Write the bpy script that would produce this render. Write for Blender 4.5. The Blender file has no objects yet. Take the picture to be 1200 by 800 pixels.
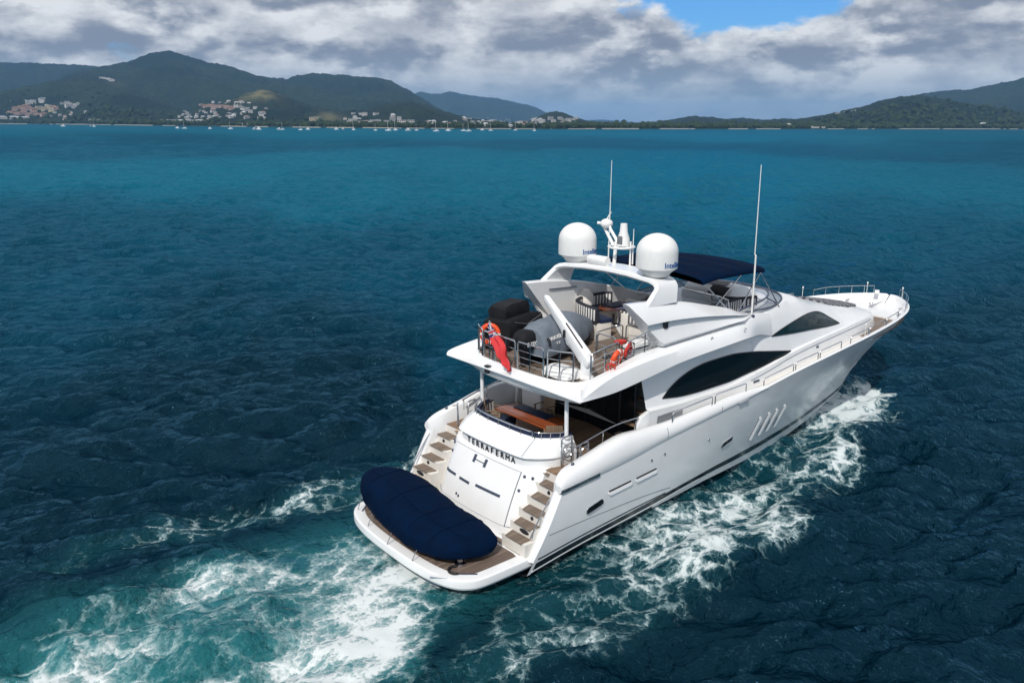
import bpy, bmesh, math, random
import numpy as np
from mathutils import Vector, Matrix
random.seed(7); RNG = np.random.default_rng(11)
SC = bpy.context.scene
COL = SC.collection
R = math.radians

# ---------------------------------------------------------------- camera
CAM_POS = (-10.41, -17.66, 11.85)
CAM_YAW, CAM_PITCH, CAM_ROLL = R(49.54), R(15.06), R(0.26)
cam = bpy.data.cameras.new('camera')
cam.lens = 954.0 / 1200 * 36; cam.sensor_width = 36; cam.clip_start = 0.1; cam.clip_end = 60000
cam_o = bpy.data.objects.new('camera', cam); COL.objects.link(cam_o)
fw = Vector((math.cos(CAM_YAW) * math.cos(CAM_PITCH), math.sin(CAM_YAW) * math.cos(CAM_PITCH), -math.sin(CAM_PITCH)))
rt = fw.cross(Vector((0, 0, 1))).normalized(); up = rt.cross(fw)
r2 = rt * math.cos(CAM_ROLL) + up * math.sin(CAM_ROLL); u2 = up * math.cos(CAM_ROLL) - rt * math.sin(CAM_ROLL)
cam_o.matrix_world = Matrix((( r2.x, u2.x, -fw.x, CAM_POS[0]), (r2.y, u2.y, -fw.y, CAM_POS[1]), (r2.z, u2.z, -fw.z, CAM_POS[2]), (0, 0, 0, 1)))
SC.camera = cam_o

# ---------------------------------------------------------------- light and exposure
SUN_EL, SUN_AZ = R(47), R(180 + 30)          # azimuth from +X, counter clockwise
sv = Vector((math.cos(SUN_EL) * math.cos(SUN_AZ), math.cos(SUN_EL) * math.sin(SUN_AZ), math.sin(SUN_EL)))
sun = bpy.data.lights.new('sun', 'SUN'); sun.energy = 3.3; sun.angle = R(0.6); sun.color = (1.0, 0.955, 0.89)
sun_o = bpy.data.objects.new('sun', sun); COL.objects.link(sun_o)
sun_o.rotation_euler = sv.to_track_quat('Z', 'Y').to_euler()
SC.view_settings.view_transform = 'Standard'; SC.view_settings.look = 'None'
SC.view_settings.exposure = 0.0; SC.view_settings.gamma = 1
SC.cycles.max_bounces = 8; SC.cycles.volume_bounces = 0
SC.cycles.sample_clamp_indirect = 6

class NT:
    """small helper round a node tree"""
    def __init__(s, tree): s.t = tree; s.n = tree.nodes; s.l = tree.links
    def node(s, typ, ins=None, **kw):
        nd = s.n.new(typ)
        for k, v in kw.items(): setattr(nd, k, v)
        for k, v in (ins or {}).items():
            sock = nd.inputs[k]
            if isinstance(v, bpy.types.NodeSocket): s.l.new(v, sock)
            else: sock.default_value = v
        return nd
    def math(s, op, a, b=0.0, c=None, clamp=False):
        nd = s.n.new('ShaderNodeMath'); nd.operation = op; nd.use_clamp = clamp
        for i, v in enumerate((a, b, c)):
            if v is None: continue
            if isinstance(v, bpy.types.NodeSocket): s.l.new(v, nd.inputs[i])
            else: nd.inputs[i].default_value = v
        return nd.outputs[0]
    def vmath(s, op, a, b):
        nd = s.n.new('ShaderNodeVectorMath'); nd.operation = op
        for i, v in enumerate((a, b)):
            if isinstance(v, bpy.types.NodeSocket): s.l.new(v, nd.inputs[i])
            else: nd.inputs[i].default_value = v
        return nd.outputs[0]
    def smooth(s, v, a, b, lo=0.0, hi=1.0):
        nd = s.n.new('ShaderNodeMapRange'); nd.interpolation_type = 'SMOOTHSTEP'
        for i, x in enumerate((v, a, b, lo, hi)):
            if isinstance(x, bpy.types.NodeSocket): s.l.new(x, nd.inputs[i])
            else: nd.inputs[i].default_value = x
        return nd.outputs[0]
    def mix(s, f, a, b, blend='MIX'):
        nd = s.n.new('ShaderNodeMix'); nd.data_type = 'RGBA'; nd.blend_type = blend
        for i, x in ((0, f), (6, a), (7, b)):
            if isinstance(x, bpy.types.NodeSocket): s.l.new(x, nd.inputs[i])
            elif i == 0: nd.inputs[0].default_value = x
            else: nd.inputs[i].default_value = (*x[:3], 1)
        return nd.outputs[2]

# ---------------------------------------------------------------- sky
wd = bpy.data.worlds.new('World'); SC.world = wd; wd.use_nodes = True
w = NT(wd.node_tree); w.n.clear()
sky = w.node('ShaderNodeTexSky', sky_type='NISHITA', sun_disc=False, sun_elevation=SUN_EL, air_density=1.0, dust_density=0.6, ozone_density=2.0)
sky.sun_rotation = math.pi / 2 - SUN_AZ
skc = w.mix(1.0, sky.outputs[0], (0.30, 0.62, 1.0), 'MULTIPLY')
bg_sky = w.node('ShaderNodeBackground', {'Color': skc, 'Strength': 0.13})
tc = w.node('ShaderNodeTexCoord')
d = w.node('ShaderNodeVectorMath', {0: tc.outputs['Generated']}, operation='NORMALIZE').outputs[0]
sp = w.node('ShaderNodeSeparateXYZ', {0: d})
# cloud deck seen in perspective: direction divided by height, blended with a bank of clouds near the horizon
den = w.math('ADD', w.math('MAXIMUM', sp.outputs[2], 0.0), 0.16)
cx = w.math('DIVIDE', sp.outputs[0], den); cy = w.math('DIVIDE', sp.outputs[1], den)
bank = w.smooth(sp.outputs[2], 0.12, 0.35)      # low down the clouds are seen from the side, overhead from below
lx = w.math('MULTIPLY', sp.outputs[0], 6.2); ly = w.math('MULTIPLY', sp.outputs[1], 6.2); lz = w.math('MULTIPLY', sp.outputs[2], 13.5)
cp = w.node('ShaderNodeCombineXYZ', {0: lx, 1: ly, 2: lz}).outputs[0]
nbig = w.node('ShaderNodeTexNoise', {'Vector': cp, 'Scale': 0.95, 'Detail': 12.0, 'Roughness': 0.55, 'Distortion': 0.1}).outputs[0]
cp2 = w.vmath('ADD', cp, (sv.x * 0.10, sv.y * 0.10, 0.20))
nlit = w.node('ShaderNodeTexNoise', {'Vector': cp2, 'Scale': 0.95, 'Detail': 12.0, 'Roughness': 0.55, 'Distortion': 0.1}).outputs[0]
# a gap of blue above the bow, high over the horizon
gd = Vector((math.cos(R(36.5)) * .55, math.sin(R(36.5)) * .55, 0.168))
gap = w.node('ShaderNodeVectorMath', {0: w.vmath('MULTIPLY', d, (.55, .55, 1.0)), 1: gd}, operation='DISTANCE').outputs['Value']
gapv = w.smooth(gap, 0.045, 0.13, 0.38, 0.0)
up_open = w.smooth(sp.outputs[2], 0.2, 0.7, 0.0, 0.06)
cover = w.math('SUBTRACT', w.math('SUBTRACT', nbig, gapv), up_open)
mask = w.smooth(cover, 0.24, 0.335)
lit = w.math('SUBTRACT', nbig, nlit)
lit = w.smooth(lit, -0.105, 0.07)
nfine = w.node('ShaderNodeTexNoise', {'Vector': cp, 'Scale': 2.3, 'Detail': 10.0, 'Roughness': 0.58}).outputs[0]
lit2 = w.math('MULTIPLY', lit, w.smooth(nfine, 0.28, 0.72, 0.35, 1.25))
edge = w.smooth(cover, 0.66, 0.42)          # thin edges of a cloud let more light through
bright = w.math('MULTIPLY', lit2, w.math('ADD', w.math('MULTIPLY', edge, 0.6), 0.55), clamp=True)
ccol = w.mix(bright, (0.255, 0.285, 0.36), (0.90, 0.91, 0.92))
low = w.smooth(sp.outputs[2], 0.0, 0.085)
ccol = w.mix(low, w.mix(0.7, ccol, (0.43, 0.54, 0.65)), ccol)
bg_cl = w.node('ShaderNodeBackground', {'Color': ccol, 'Strength': 1.0})
mask = w.math('MAXIMUM', mask, w.smooth(sp.outputs[2], 0.035, 0.0))
mx = w.node('ShaderNodeMixShader', {0: mask, 1: bg_sky.outputs[0], 2: bg_cl.outputs[0]})
w.node('ShaderNodeOutputWorld', {0: mx.outputs[0]})

# ---------------------------------------------------------------- materials
def mat(name, col, rough=0.5, metal=0.0, coat=0.0, spec=0.5, bump=None, var=None, scale=5.0):
    m = bpy.data.materials.new(name); m.use_nodes = True
    t = NT(m.node_tree); p = t.n['Principled BSDF']
    p.inputs['Base Color'].default_value = (*col, 1); p.inputs['Roughness'].default_value = rough
    p.inputs['Metallic'].default_value = metal; p.inputs['Coat Weight'].default_value = coat
    p.inputs['Specular IOR Level'].default_value = spec
    o = t.node('ShaderNodeTexCoord').outputs['Object']
    nz = t.node('ShaderNodeTexNoise', {'Vector': o, 'Scale': scale, 'Detail': 6.0, 'Roughness': 0.6}).outputs[0]
    v = 0.06 if var is None else var
    f = t.smooth(nz, 0.3, 0.7)
    t.l.new(t.mix(f, [c * (1 - v) for c in col], [min(1, c * (1 + v * .6)) for c in col]), p.inputs['Base Color'])
    t.l.new(t.smooth(nz, 0.25, 0.75, max(0.02, rough * .85), min(1, rough * 1.15)), p.inputs['Roughness'])
    if bump:
        b = t.node('ShaderNodeBump', {'Height': nz, 'Strength': bump, 'Distance': 0.02}); t.l.new(b.outputs[0], p.inputs['Normal'])
    return m
M = {}
M['gel'] = mat('white_gelcoat', (0.81, 0.82, 0.83), 0.24, coat=0.22, var=0.025, scale=1.3)
M['cream'] = mat('cream_gelcoat', (0.74, 0.71, 0.66), 0.35, var=0.04, scale=2)
M['navy'] = mat('navy_canvas', (0.0009, 0.0080, 0.029), 0.85, spec=0.04, bump=0.35, var=0.25, scale=2.2)
M['navyflat'] = mat('navy_vinyl', (0.012, 0.022, 0.06), 0.5, spec=0.3)
M['black'] = mat('black_canvas', (0.010, 0.011, 0.014), 0.75, spec=0.25, bump=0.4, var=0.3, scale=4)
M['grey'] = mat('grey_canvas', (0.155, 0.185, 0.225), 0.8, spec=0.25, bump=0.3, var=0.15, scale=4)
M['steel'] = mat('polished_steel', (0.62, 0.63, 0.65), 0.16, metal=1.0)
M['rubber'] = mat('black_rubber', (0.012, 0.012, 0.014), 0.5)
M['dark'] = mat('dark_recess', (0.02, 0.022, 0.026), 0.4)
M['stripe'] = mat('hull_stripe', (0.010, 0.012, 0.018), 0.25, coat=0.3)
M['anti'] = mat('antifouling', (0.012, 0.014, 0.02), 0.6)
M['orange'] = mat('orange_vinyl', (0.80, 0.085, 0.018), 0.5, var=0.08)
M['redhose'] = mat('red_hose', (0.55, 0.04, 0.03), 0.45, var=0.1)
M['yellow'] = mat('yellow_plastic', (0.65, 0.42, 0.06), 0.5)
M['grip'] = mat('brushed_handle', (0.09, 0.11, 0.16), 0.4, metal=0.5)
M['white'] = mat('white_plastic', (0.80, 0.80, 0.79), 0.4, var=0.03)
M['letter'] = mat('name_letter', (0.02, 0.022, 0.03), 0.3)
M['lettergrey'] = mat('chrome_letter', (0.45, 0.47, 0.5), 0.25, metal=0.8)
M['logo'] = mat('blue_logo', (0.01, 0.09, 0.30), 0.5)
M['padgrey'] = mat('grey_pad', (0.16, 0.17, 0.19), 0.8)

def teak_mat(name, c1, c2, along=0, gap=0.11, rough=0.65):
    m = bpy.data.materials.new(name); m.use_nodes = True
    t = NT(m.node_tree); p = t.n['Principled BSDF']
    o = t.node('ShaderNodeTexCoord').outputs['Object']; s = t.node('ShaderNodeSeparateXYZ', {0: o})
    across = s.outputs[1 - along]
    fr = t.math('FRACT', t.math('DIVIDE', across, gap))
    pid = t.math('FLOOR', t.math('DIVIDE', across, gap))
    seam = t.math('LESS_THAN', fr, 0.10)
    st = t.node('ShaderNodeMapping', {'Vector': o, 'Scale': (1.2, 14, 6) if along == 0 else (14, 1.2, 6)}).outputs[0]
    g = t.node('ShaderNodeTexNoise', {'Vector': st, 'Scale': 2.2, 'Detail': 6.0}).outputs[0]
    wn = t.node('ShaderNodeTexWhiteNoise', {'W': pid}, noise_dimensions='1D').outputs[0]
    f = t.math('ADD', t.math('MULTIPLY', g, 0.7), t.math('MULTIPLY', wn, 0.3))
    c = t.mix(t.smooth(f, 0.3, 0.75), c1, c2)
    c = t.mix(t.math('MULTIPLY', seam, 0.8), c, (0.02, 0.018, 0.016))
    t.l.new(c, p.inputs['Base Color']); p.inputs['Roughness'].default_value = rough
    return m
M['teak'] = teak_mat('weathered_teak', (0.155, 0.115, 0.088), (0.26, 0.20, 0.155))
M['teakplat'] = teak_mat('platform_teak', (0.13, 0.095, 0.075), (0.23, 0.175, 0.14))
M['teakwarm'] = teak_mat('warm_teak', (0.20, 0.125, 0.075), (0.32, 0.21, 0.135))
M['mahog'] = teak_mat('varnished_mahogany', (0.23, 0.055, 0.018), (0.36, 0.10, 0.03), along=1, gap=0.4, rough=0.15)
M['chairwood'] = teak_mat('chair_teak', (0.26, 0.18, 0.115), (0.36, 0.26, 0.18), gap=0.06)

def glass_mat(name, col, rough=0.04):
    m = bpy.data.materials.new(name); m.use_nodes = True
    t = NT(m.node_tree); p = t.n['Principled BSDF']
    o = t.node('ShaderNodeTexCoord').outputs['Object']
    nz = t.node('ShaderNodeTexNoise', {'Vector': o, 'Scale': 0.6, 'Detail': 2.0}).outputs[0]
    t.l.new(t.mix(nz, [c * .7 for c in col], [c * 1.3 for c in col]), p.inputs['Base Color'])
    p.inputs['Roughness'].default_value = rough; p.inputs['Specular IOR Level'].default_value = 0.2
    return m
M['glass'] = glass_mat('tinted_glass', (0.006, 0.009, 0.011))
M['glassfwd'] = glass_mat('green_tinted_glass', (0.008, 0.022, 0.024))
m = bpy.data.materials.new('clear_screen'); m.use_nodes = True; t = NT(m.node_tree); t.n.remove(t.n['Principled BSDF'])
gl = t.node('ShaderNodeBsdfGlossy', {'Roughness': 0.05, 'Color': (0.9, 0.95, 1, 1)}); tr = t.node('ShaderNodeBsdfTransparent', {'Color': (0.66, 0.69, 0.72, 1)})
fr = t.node('ShaderNodeLayerWeight', {'Blend': 0.25})
mx = t.node('ShaderNodeMixShader', {0: t.math('ADD', t.math('MULTIPLY', fr.outputs[0], 0.3), 0.04), 1: tr.outputs[0], 2: gl.outputs[0]})
t.l.new(mx.outputs[0], t.n['Material Output'].inputs[0]); M['screen'] = m

def stripe_mat(name, scale=1.0):
    """black and white striped upholstery; stripes run by the UV u coordinate"""
    m = bpy.data.materials.new(name); m.use_nodes = True
    t = NT(m.node_tree); p = t.n['Principled BSDF']
    uv = t.node('ShaderNodeUVMap', uv_map='stripe').outputs[0]
    s = t.node('ShaderNodeSeparateXYZ', {0: uv})
    f = t.math('GREATER_THAN', t.math('FRACT', t.math('MULTIPLY', s.outputs[0], 6.5 * scale)), 0.46)
    edge = t.math('MAXIMUM', t.math('LESS_THAN', s.outputs[1], 0.13), t.math('GREATER_THAN', s.outputs[1], 0.87))
    f = t.math('MULTIPLY', f, t.math('SUBTRACT', 1.0, edge))
    t.l.new(t.mix(f, (0.016, 0.018, 0.028), (0.66, 0.65, 0.63)), p.inputs['Base Color']); p.inputs['Roughness'].default_value = 0.75
    return m
M['striped'] = stripe_mat('striped_upholstery')
m = mat('checked_pad', (0.2, 0.2, 0.22), 0.85); t = NT(m.node_tree)
o = t.node('ShaderNodeTexCoord').outputs['Object']
ck = t.node('ShaderNodeTexChecker', {'Vector': o, 'Color1': (0.035, 0.038, 0.05, 1), 'Color2': (0.24, 0.24, 0.26, 1), 'Scale': 6.0})
t.l.new(ck.outputs[0], t.n['Principled BSDF'].inputs['Base Color']); M['checked'] = m

# ---------------------------------------------------------------- mesh helpers
class MB:
    def __init__(s): s.v = []; s.f = []; s.uv = {}
    def add(s, vs, fs):
        o = len(s.v); s.v += [tuple(map(float, p)) for p in vs]; s.f += [tuple(i + o for i in f) for f in fs]; return o
    def grid(s, P, cu=False, cv=False):
        n, m_ = len(P), len(P[0]); fs = []
        for i in range(n - (0 if cu else 1)):
            for j in range(m_ - (0 if cv else 1)):
                a, b = i, (i + 1) % n; c, d_ = j, (j + 1) % m_
                fs.append((a * m_ + c, b * m_ + c, b * m_ + d_, a * m_ + d_))
        return s.add([p for row in P for p in row], fs)
    def fan(s, loop):
        c = np.mean(np.array(loop), axis=0); n = len(loop)
        s.add(list(loop) + [c], [(i, (i + 1) % n, n) for i in range(n)])
    def poly(s, loop): s.add(loop, [tuple(range(len(loop)))])
    def prism(s, loop, dvec):
        d_ = np.array(dvec, float); a = [np.array(p, float) for p in loop]; n = len(a)
        s.add(a + [p + d_ for p in a], [tuple(range(n))[::-1], tuple(range(n, 2 * n))] + [(i, (i + 1) % n, n + (i + 1) % n, n + i) for i in range(n)])
    def box(s, c, size, rz=0.0, taper=1.0):
        x, y, z = [k / 2 for k in size]; vs = []
        for dz in (-1, 1):
            k = taper if dz > 0 else 1
            for dx, dy in ((-1, -1), (1, -1), (1, 1), (-1, 1)):
                px, py = dx * x * k, dy * y * k
                vs.append((c[0] + px * math.cos(rz) - py * math.sin(rz), c[1] + px * math.sin(rz) + py * math.cos(rz), c[2] + dz * z))
        s.add(vs, [(3, 2, 1, 0), (4, 5, 6, 7), (0, 1, 5, 4), (1, 2, 6, 5), (2, 3, 7, 6), (3, 0, 4, 7)])
    def tube(s, pts, r, n=8, closed=False, cap=True):
        pts = [Vector(p) for p in pts]; N = len(pts); rows = []
        rr = r if isinstance(r, (list, tuple)) else [r] * N
        ref = None
        for i in range(N):
            a = pts[i - 1] if (i or closed) else pts[i]; b = pts[(i + 1) % N] if (i < N - 1 or closed) else pts[i]
            tg = (b - a).normalized()
            if ref is None or abs(tg.dot(ref)) > .99: ref = Vector((0, 0, 1)) if abs(tg.z) < .9 else Vector((1, 0, 0))
            u = tg.cross(ref).normalized(); v = u.cross(tg).normalized(); ref = v
            rows.append([pts[i] + (u * math.cos(k * 2 * math.pi / n) + v * math.sin(k * 2 * math.pi / n)) * rr[i] for k in range(n)])
        s.grid(rows, cu=closed, cv=True)
        if cap and not closed:
            s.fan(rows[0]); s.fan(rows[-1])
    def lathe(s, c, prof, n=32, axis=None):
        A = Vector(axis or (0, 0, 1)).normalized(); u = A.orthogonal().normalized(); v = A.cross(u); c = Vector(c)
        s.grid([[c + A * z + (u * math.cos(k * 2 * math.pi / n) + v * math.sin(k * 2 * math.pi / n)) * max(r, 1e-4) for k in range(n)] for r, z in prof], cv=True)
    def torus(s, c, R_, r, axis=(0, 0, 1), n=32, k=10, a0=0, a1=2 * math.pi):
        A = Vector(axis).normalized(); u = A.orthogonal().normalized(); v = A.cross(u); c = Vector(c); rows = []
        full = abs(a1 - a0) > 6.28; m_ = n if full else n + 1
        for i in range(m_):
            a = a0 + (a1 - a0) * i / n; e = u * math.cos(a) + v * math.sin(a)
            rows.append([c + e * (R_ + r * math.cos(b * 2 * math.pi / k)) + A * (r * math.sin(b * 2 * math.pi / k)) for b in range(k)])
        s.grid(rows, cu=full, cv=True)
    def sphere(s, c, r, n=16, m_=10, sc=(1, 1, 1)):
        rows = []
        for i in range(m_ + 1):
            th = math.pi * i / m_
            rows.append([(c[0] + r * sc[0] * math.sin(th) * math.cos(k * 2 * math.pi / n), c[1] + r * sc[1] * math.sin(th) * math.sin(k * 2 * math.pi / n), c[2] + r * sc[2] * math.cos(th)) for k in range(n)])
        s.grid(rows, cv=True)

WORLD = {}
def build(name, mb, material, parent=None, origin=None, smooth=True, angle=35, bevel=0.0, seg=2):
    me = bpy.data.meshes.new(name)
    o = Vector(WORLD[parent.name]) if parent else Vector(origin or (0, 0, 0))
    me.from_pydata([tuple(Vector(v) - o) for v in mb.v], [], mb.f)
    bm = bmesh.new(); bm.from_mesh(me)
    bmesh.ops.remove_doubles(bm, verts=bm.verts, dist=2e-4)
    bmesh.ops.dissolve_degenerate(bm, edges=bm.edges, dist=1e-4)
    bmesh.ops.recalc_face_normals(bm, faces=bm.faces)
    if bevel:
        es = [e for e in bm.edges if len(e.link_faces) == 2 and e.calc_face_angle(0) > R(angle)]
        bmesh.ops.bevel(bm, geom=es, offset=bevel, segments=seg, affect='EDGES', clamp_overlap=True, profile=0.5)
    for f in bm.faces: f.smooth = smooth
    bm.to_mesh(me); bm.free()
    if smooth:
        me.set_sharp_from_angle(angle=R(angle))
    ob = bpy.data.objects.new(name, me); COL.objects.link(ob)
    if material: me.materials.append(material)
    if parent: ob.parent = parent
    else: ob.location = o
    WORLD[ob.name] = tuple(o)
    return ob
def tag(o, label=None, cat=None, group=None, kind=None):
    if label: o['label'] = label
    if cat: o['category'] = cat
    if group: o['group'] = group
    if kind: o['kind'] = kind
    return o
def thing(name, loc, label, cat, group=None):
    o = bpy.data.objects.new(name, None); COL.objects.link(o); o.location = loc; o.empty_display_size = 0.2
    WORLD[o.name] = tuple(loc); return tag(o, label, cat, group)
def copy_tree(o, parent=None):
    c = o.copy(); COL.objects.link(c)
    if parent: c.parent = parent
    for ch in list(o.children): copy_tree(ch, c)
    return c
def set_uv(ob, uvs):
    """uvs: function of a vertex position (thing space plus origin) -> (u, v)"""
    me = ob.data; lay = me.uv_layers.new(name='stripe'); o = Vector(WORLD[ob.name])
    for l in me.loops: lay.data[l.index].uv = uvs(me.vertices[l.vertex_index].co + o)
class Curve1:
    """monotone cubic through knots"""
    def __init__(s, x, y):
        s.x = np.array(x, float); s.y = np.array(y, float); h = np.diff(s.x); dl = np.diff(s.y) / h; m_ = np.zeros(len(x))
        m_[0], m_[-1] = dl[0], dl[-1]
        for i in range(1, len(x) - 1):
            m_[i] = 0 if dl[i - 1] * dl[i] <= 0 else 3 * (h[i] + h[i - 1]) / ((2 * h[i] + h[i - 1]) / dl[i - 1] + (h[i] + 2 * h[i - 1]) / dl[i])
        s.m = m_
    def __call__(s, q):
        q = np.clip(q, s.x[0], s.x[-1]); i = np.clip(np.searchsorted(s.x, q) - 1, 0, len(s.x) - 2); h = s.x[i + 1] - s.x[i]; t_ = (q - s.x[i]) / h
        return (2 * t_**3 - 3 * t_**2 + 1) * s.y[i] + (t_**3 - 2 * t_**2 + t_) * h * s.m[i] + (-2 * t_**3 + 3 * t_**2) * s.y[i + 1] + (t_**3 - t_**2) * h * s.m[i + 1]
def C(*k): return Curve1([a for a, b in k], [b for a, b in k])
def text_mesh(body, size, extrude=0.004, spacing=1.0, bold=True):
    cu = bpy.data.curves.new('lettering', 'FONT'); cu.body = body; cu.size = size; cu.extrude = extrude; cu.align_x = 'CENTER'; cu.space_character = spacing
    if bold: cu.offset = size * 0.018
    ob = bpy.data.objects.new('lettering', cu); COL.objects.link(ob)
    dg = bpy.context.evaluated_depsgraph_get(); me = bpy.data.meshes.new_from_object(ob.evaluated_get(dg))
    mb = MB(); mb.add([v.co[:] for v in me.vertices], [tuple(p.vertices) for p in me.polygons])
    bpy.data.objects.remove(ob); bpy.data.curves.remove(cu); bpy.data.meshes.remove(me)
    return mb
def place_text(mb, org, ex, ey):
    ex = Vector(ex).normalized(); ey = Vector(ey).normalized(); ez = ex.cross(ey); o = Vector(org)
    mb.v = [tuple(o + ex * x + ey * y + ez * z) for x, y, z in mb.v]; return mb
def bezier(pts, n=12):
    """smooth path through points (Catmull-Rom)"""
    P = [Vector(p) for p in pts]; out = []
    for i in range(len(P) - 1):
        a = P[i - 1] if i else P[i]; b = P[i]; c = P[i + 1]; d_ = P[i + 2] if i + 2 < len(P) else P[i + 1]
        for k in range(n):
            t_ = k / n
            out.append(0.5 * ((2 * b) + (c - a) * t_ + (2 * a - 5 * b + 4 * c - d_) * t_**2 + (3 * b - a - 3 * c + d_) * t_**3))
    return out + [P[-1]]
def rail_path(a, b, h, r=0.09):
    """a hand rail: post up, rounded corner, bar, corner, post down"""
    a = Vector(a); b = Vector(b); z = Vector((0, 0, h)); e = (b - a).normalized(); zz = Vector((0, 0, 1)); pts = [a, a + z - zz * r]
    for k in (1, 2, 3): pts.append(a + z - zz * r + e * r * (1 - math.cos(k * math.pi / 6)) + zz * r * math.sin(k * math.pi / 6))
    for k in (2, 1, 0): pts.append(b + z - zz * r - e * r * (1 - math.cos(k * math.pi / 6)) + zz * r * math.sin(k * math.pi / 6))
    return pts + [b]
# ================================================================ surroundings (bearings in degrees from +X, counter clockwise, seen from the survey point)
ORG = np.array(CAM_POS[:2])
RIDGES = [
    ('back_left', 6000, [(86.73, 287.1), (82.89, 331.1), (80.43, 346.0), (78.73, 345.3), (77.19, 343.4), (75.84, 343.1), (74.7, 331.4), (73.06, 315.6), (71.38, 288.4)]),
    ('peak', 4600, [(78.95, 131.4), (76.59, 221.1), (75.18, 243.9), (73.74, 271.0), (72.99, 296.7), (72.14, 320.8), (71.35, 332.8), (70.67, 326.5), (69.7, 304.5), (68.57, 274.2), (67.06, 247.9), (65.77, 229.1), (64.45, 218.2), (63.85, 236.0), (62.82, 245.9), (61.46, 234.7), (60.09, 227.7), (58.7, 229.1), (57.7, 212.7), (56.76, 174.1), (55.81, 130.8), (54.79, 82.7), (53.65, 43.1), (51.93, 16.9)]),
    ('left_spur', 3700, [(87.05, 54.3), (83.97, 77.7), (81.51, 98.6), (79.77, 125.3), (78.2, 150.9), (77.08, 159.0), (75.48, 156.8), (74.11, 139.6), (72.72, 108.8), (71.29, 77.0), (69.58, 44.6), (67.54, 21.6)]),
    ('town_spur', 3000, [(74.11, -0.8), (71.63, 18.6), (69.82, 46.5), (68.24, 72.0), (66.9, 97.6), (66.09, 112.0), (65.19, 107.1), (64.0, 77.2), (62.66, 55.3), (61.02, 41.6), (59.34, 47.9), (57.63, 71.5), (56.38, 80.6), (55.36, 66.6), (53.94, 40.9), (52.21, 20.9), (49.61, 9.8)]),
    ('far_blue', 9000, [(58.78, 103.4), (57.06, 226.0), (55.8, 313.5), (55.17, 297.1), (54.49, 293.6), (53.75, 320.2), (53.06, 299.4), (51.92, 274.5), (50.48, 254.0), (49.33, 215.8), (48.17, 173.0), (47.3, 112.5), (46.14, 43.2), (44.4, -8.2)]),
    ('cone', 2900, [(49.61, 1.4), (48.56, 12.9), (47.76, 30.1), (47.13, 42.9), (46.61, 45.8), (46.03, 38.9), (45.27, 25.0), (44.4, 16.7), (42.68, 5.8)]),
    ('low_far', 11000, [(47.29, -4.4), (44.41, 40.9), (43.55, 46.9), (42.4, 31.8), (40.97, 11.7), (38.16, 19.3), (35.41, 37.2), (33.79, 28.1), (29.58, 11.2)]),
    ('low_right', 3900, [(44.39, -8.3), (42.68, 1.8), (41.26, 11.7), (39.84, 15.9), (38.45, 29.4), (37.35, 40.8), (36.52, 37.2), (35.42, 28.2), (34.34, 32.2), (33.26, 25.1), (31.94, 29.0), (30.63, 25.7), (29.59, 18.8), (27.55, 5.2)]),
    ('right_hill', 3200, [(33.76, 1.5), (32.45, 13.9), (31.15, 24.6), (29.87, 32.2), (28.87, 44.0), (27.64, 55.5), (26.68, 69.8), (25.74, 88.0), (24.81, 96.1), (23.96, 98.5), (22.92, 88.4), (21.53, 74.2), (19.94, 60.2), (18.41, 46.6), (15.9, 33.4), (12.75, 13.5)]),
    ('right_back', 5600, [(27.58, 37.8), (25.27, 147.3), (24.12, 175.8), (23.44, 192.1), (22.53, 195.9), (21.4, 196.9), (20.33, 216.6), (19.48, 229.2), (18.65, 241.5), (17.04, 267.6), (14.72, 288.1), (12.43, 255.9)]),
]
SHORE = C((-180, 2600), (5, 3000), (18, 2560), (33, 1850), (44, 1570), (49.6, 1480), (61, 1620), (71.6, 2150), (81, 3000), (100, 3300), (180, 3000))
def vnoise(x, y, seed=0):
    """value noise on a grid, numpy"""
    xi, yi = np.floor(x).astype(np.int64), np.floor(y).astype(np.int64); fx, fy = x - xi, y - yi; fx = fx * fx * (3 - 2 * fx); fy = fy * fy * (3 - 2 * fy)
    def h(a, b):
        n = (a * 374761393 + b * 668265263 + seed * 974634777) & 0xffffffff; n = ((n ^ (n >> 13)) * 1274126177) & 0xffffffff; return ((n ^ (n >> 16)) & 0xffff) / 65535.0
    return (h(xi, yi) * (1 - fx) + h(xi + 1, yi) * fx) * (1 - fy) + (h(xi, yi + 1) * (1 - fx) + h(xi + 1, yi + 1) * fx) * fy
def fbm(x, y, oct_=4, seed=0, gain=.5):
    a, s, t_ = 1.0, 0.0, 0.0
    for k in range(oct_): s = s + a * vnoise(x * 2**k, y * 2**k, seed + k); t_ += a; a *= gain
    return s / t_
RC = []
for n_, D_, k_ in RIDGES:
    k_ = sorted(k_); b = [p[0] for p in k_]; z = [p[1] for p in k_]
    b = [b[0] - 6] + b + [b[-1] + 6]; z = [min(-25, z[0] - 150) if n_ not in ('right_back',) else 120] + z + [-60 if n_ not in ('back_left', 'left_spur') else z[-1] * .8]
    RC.append((n_, D_, b, z))
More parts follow.
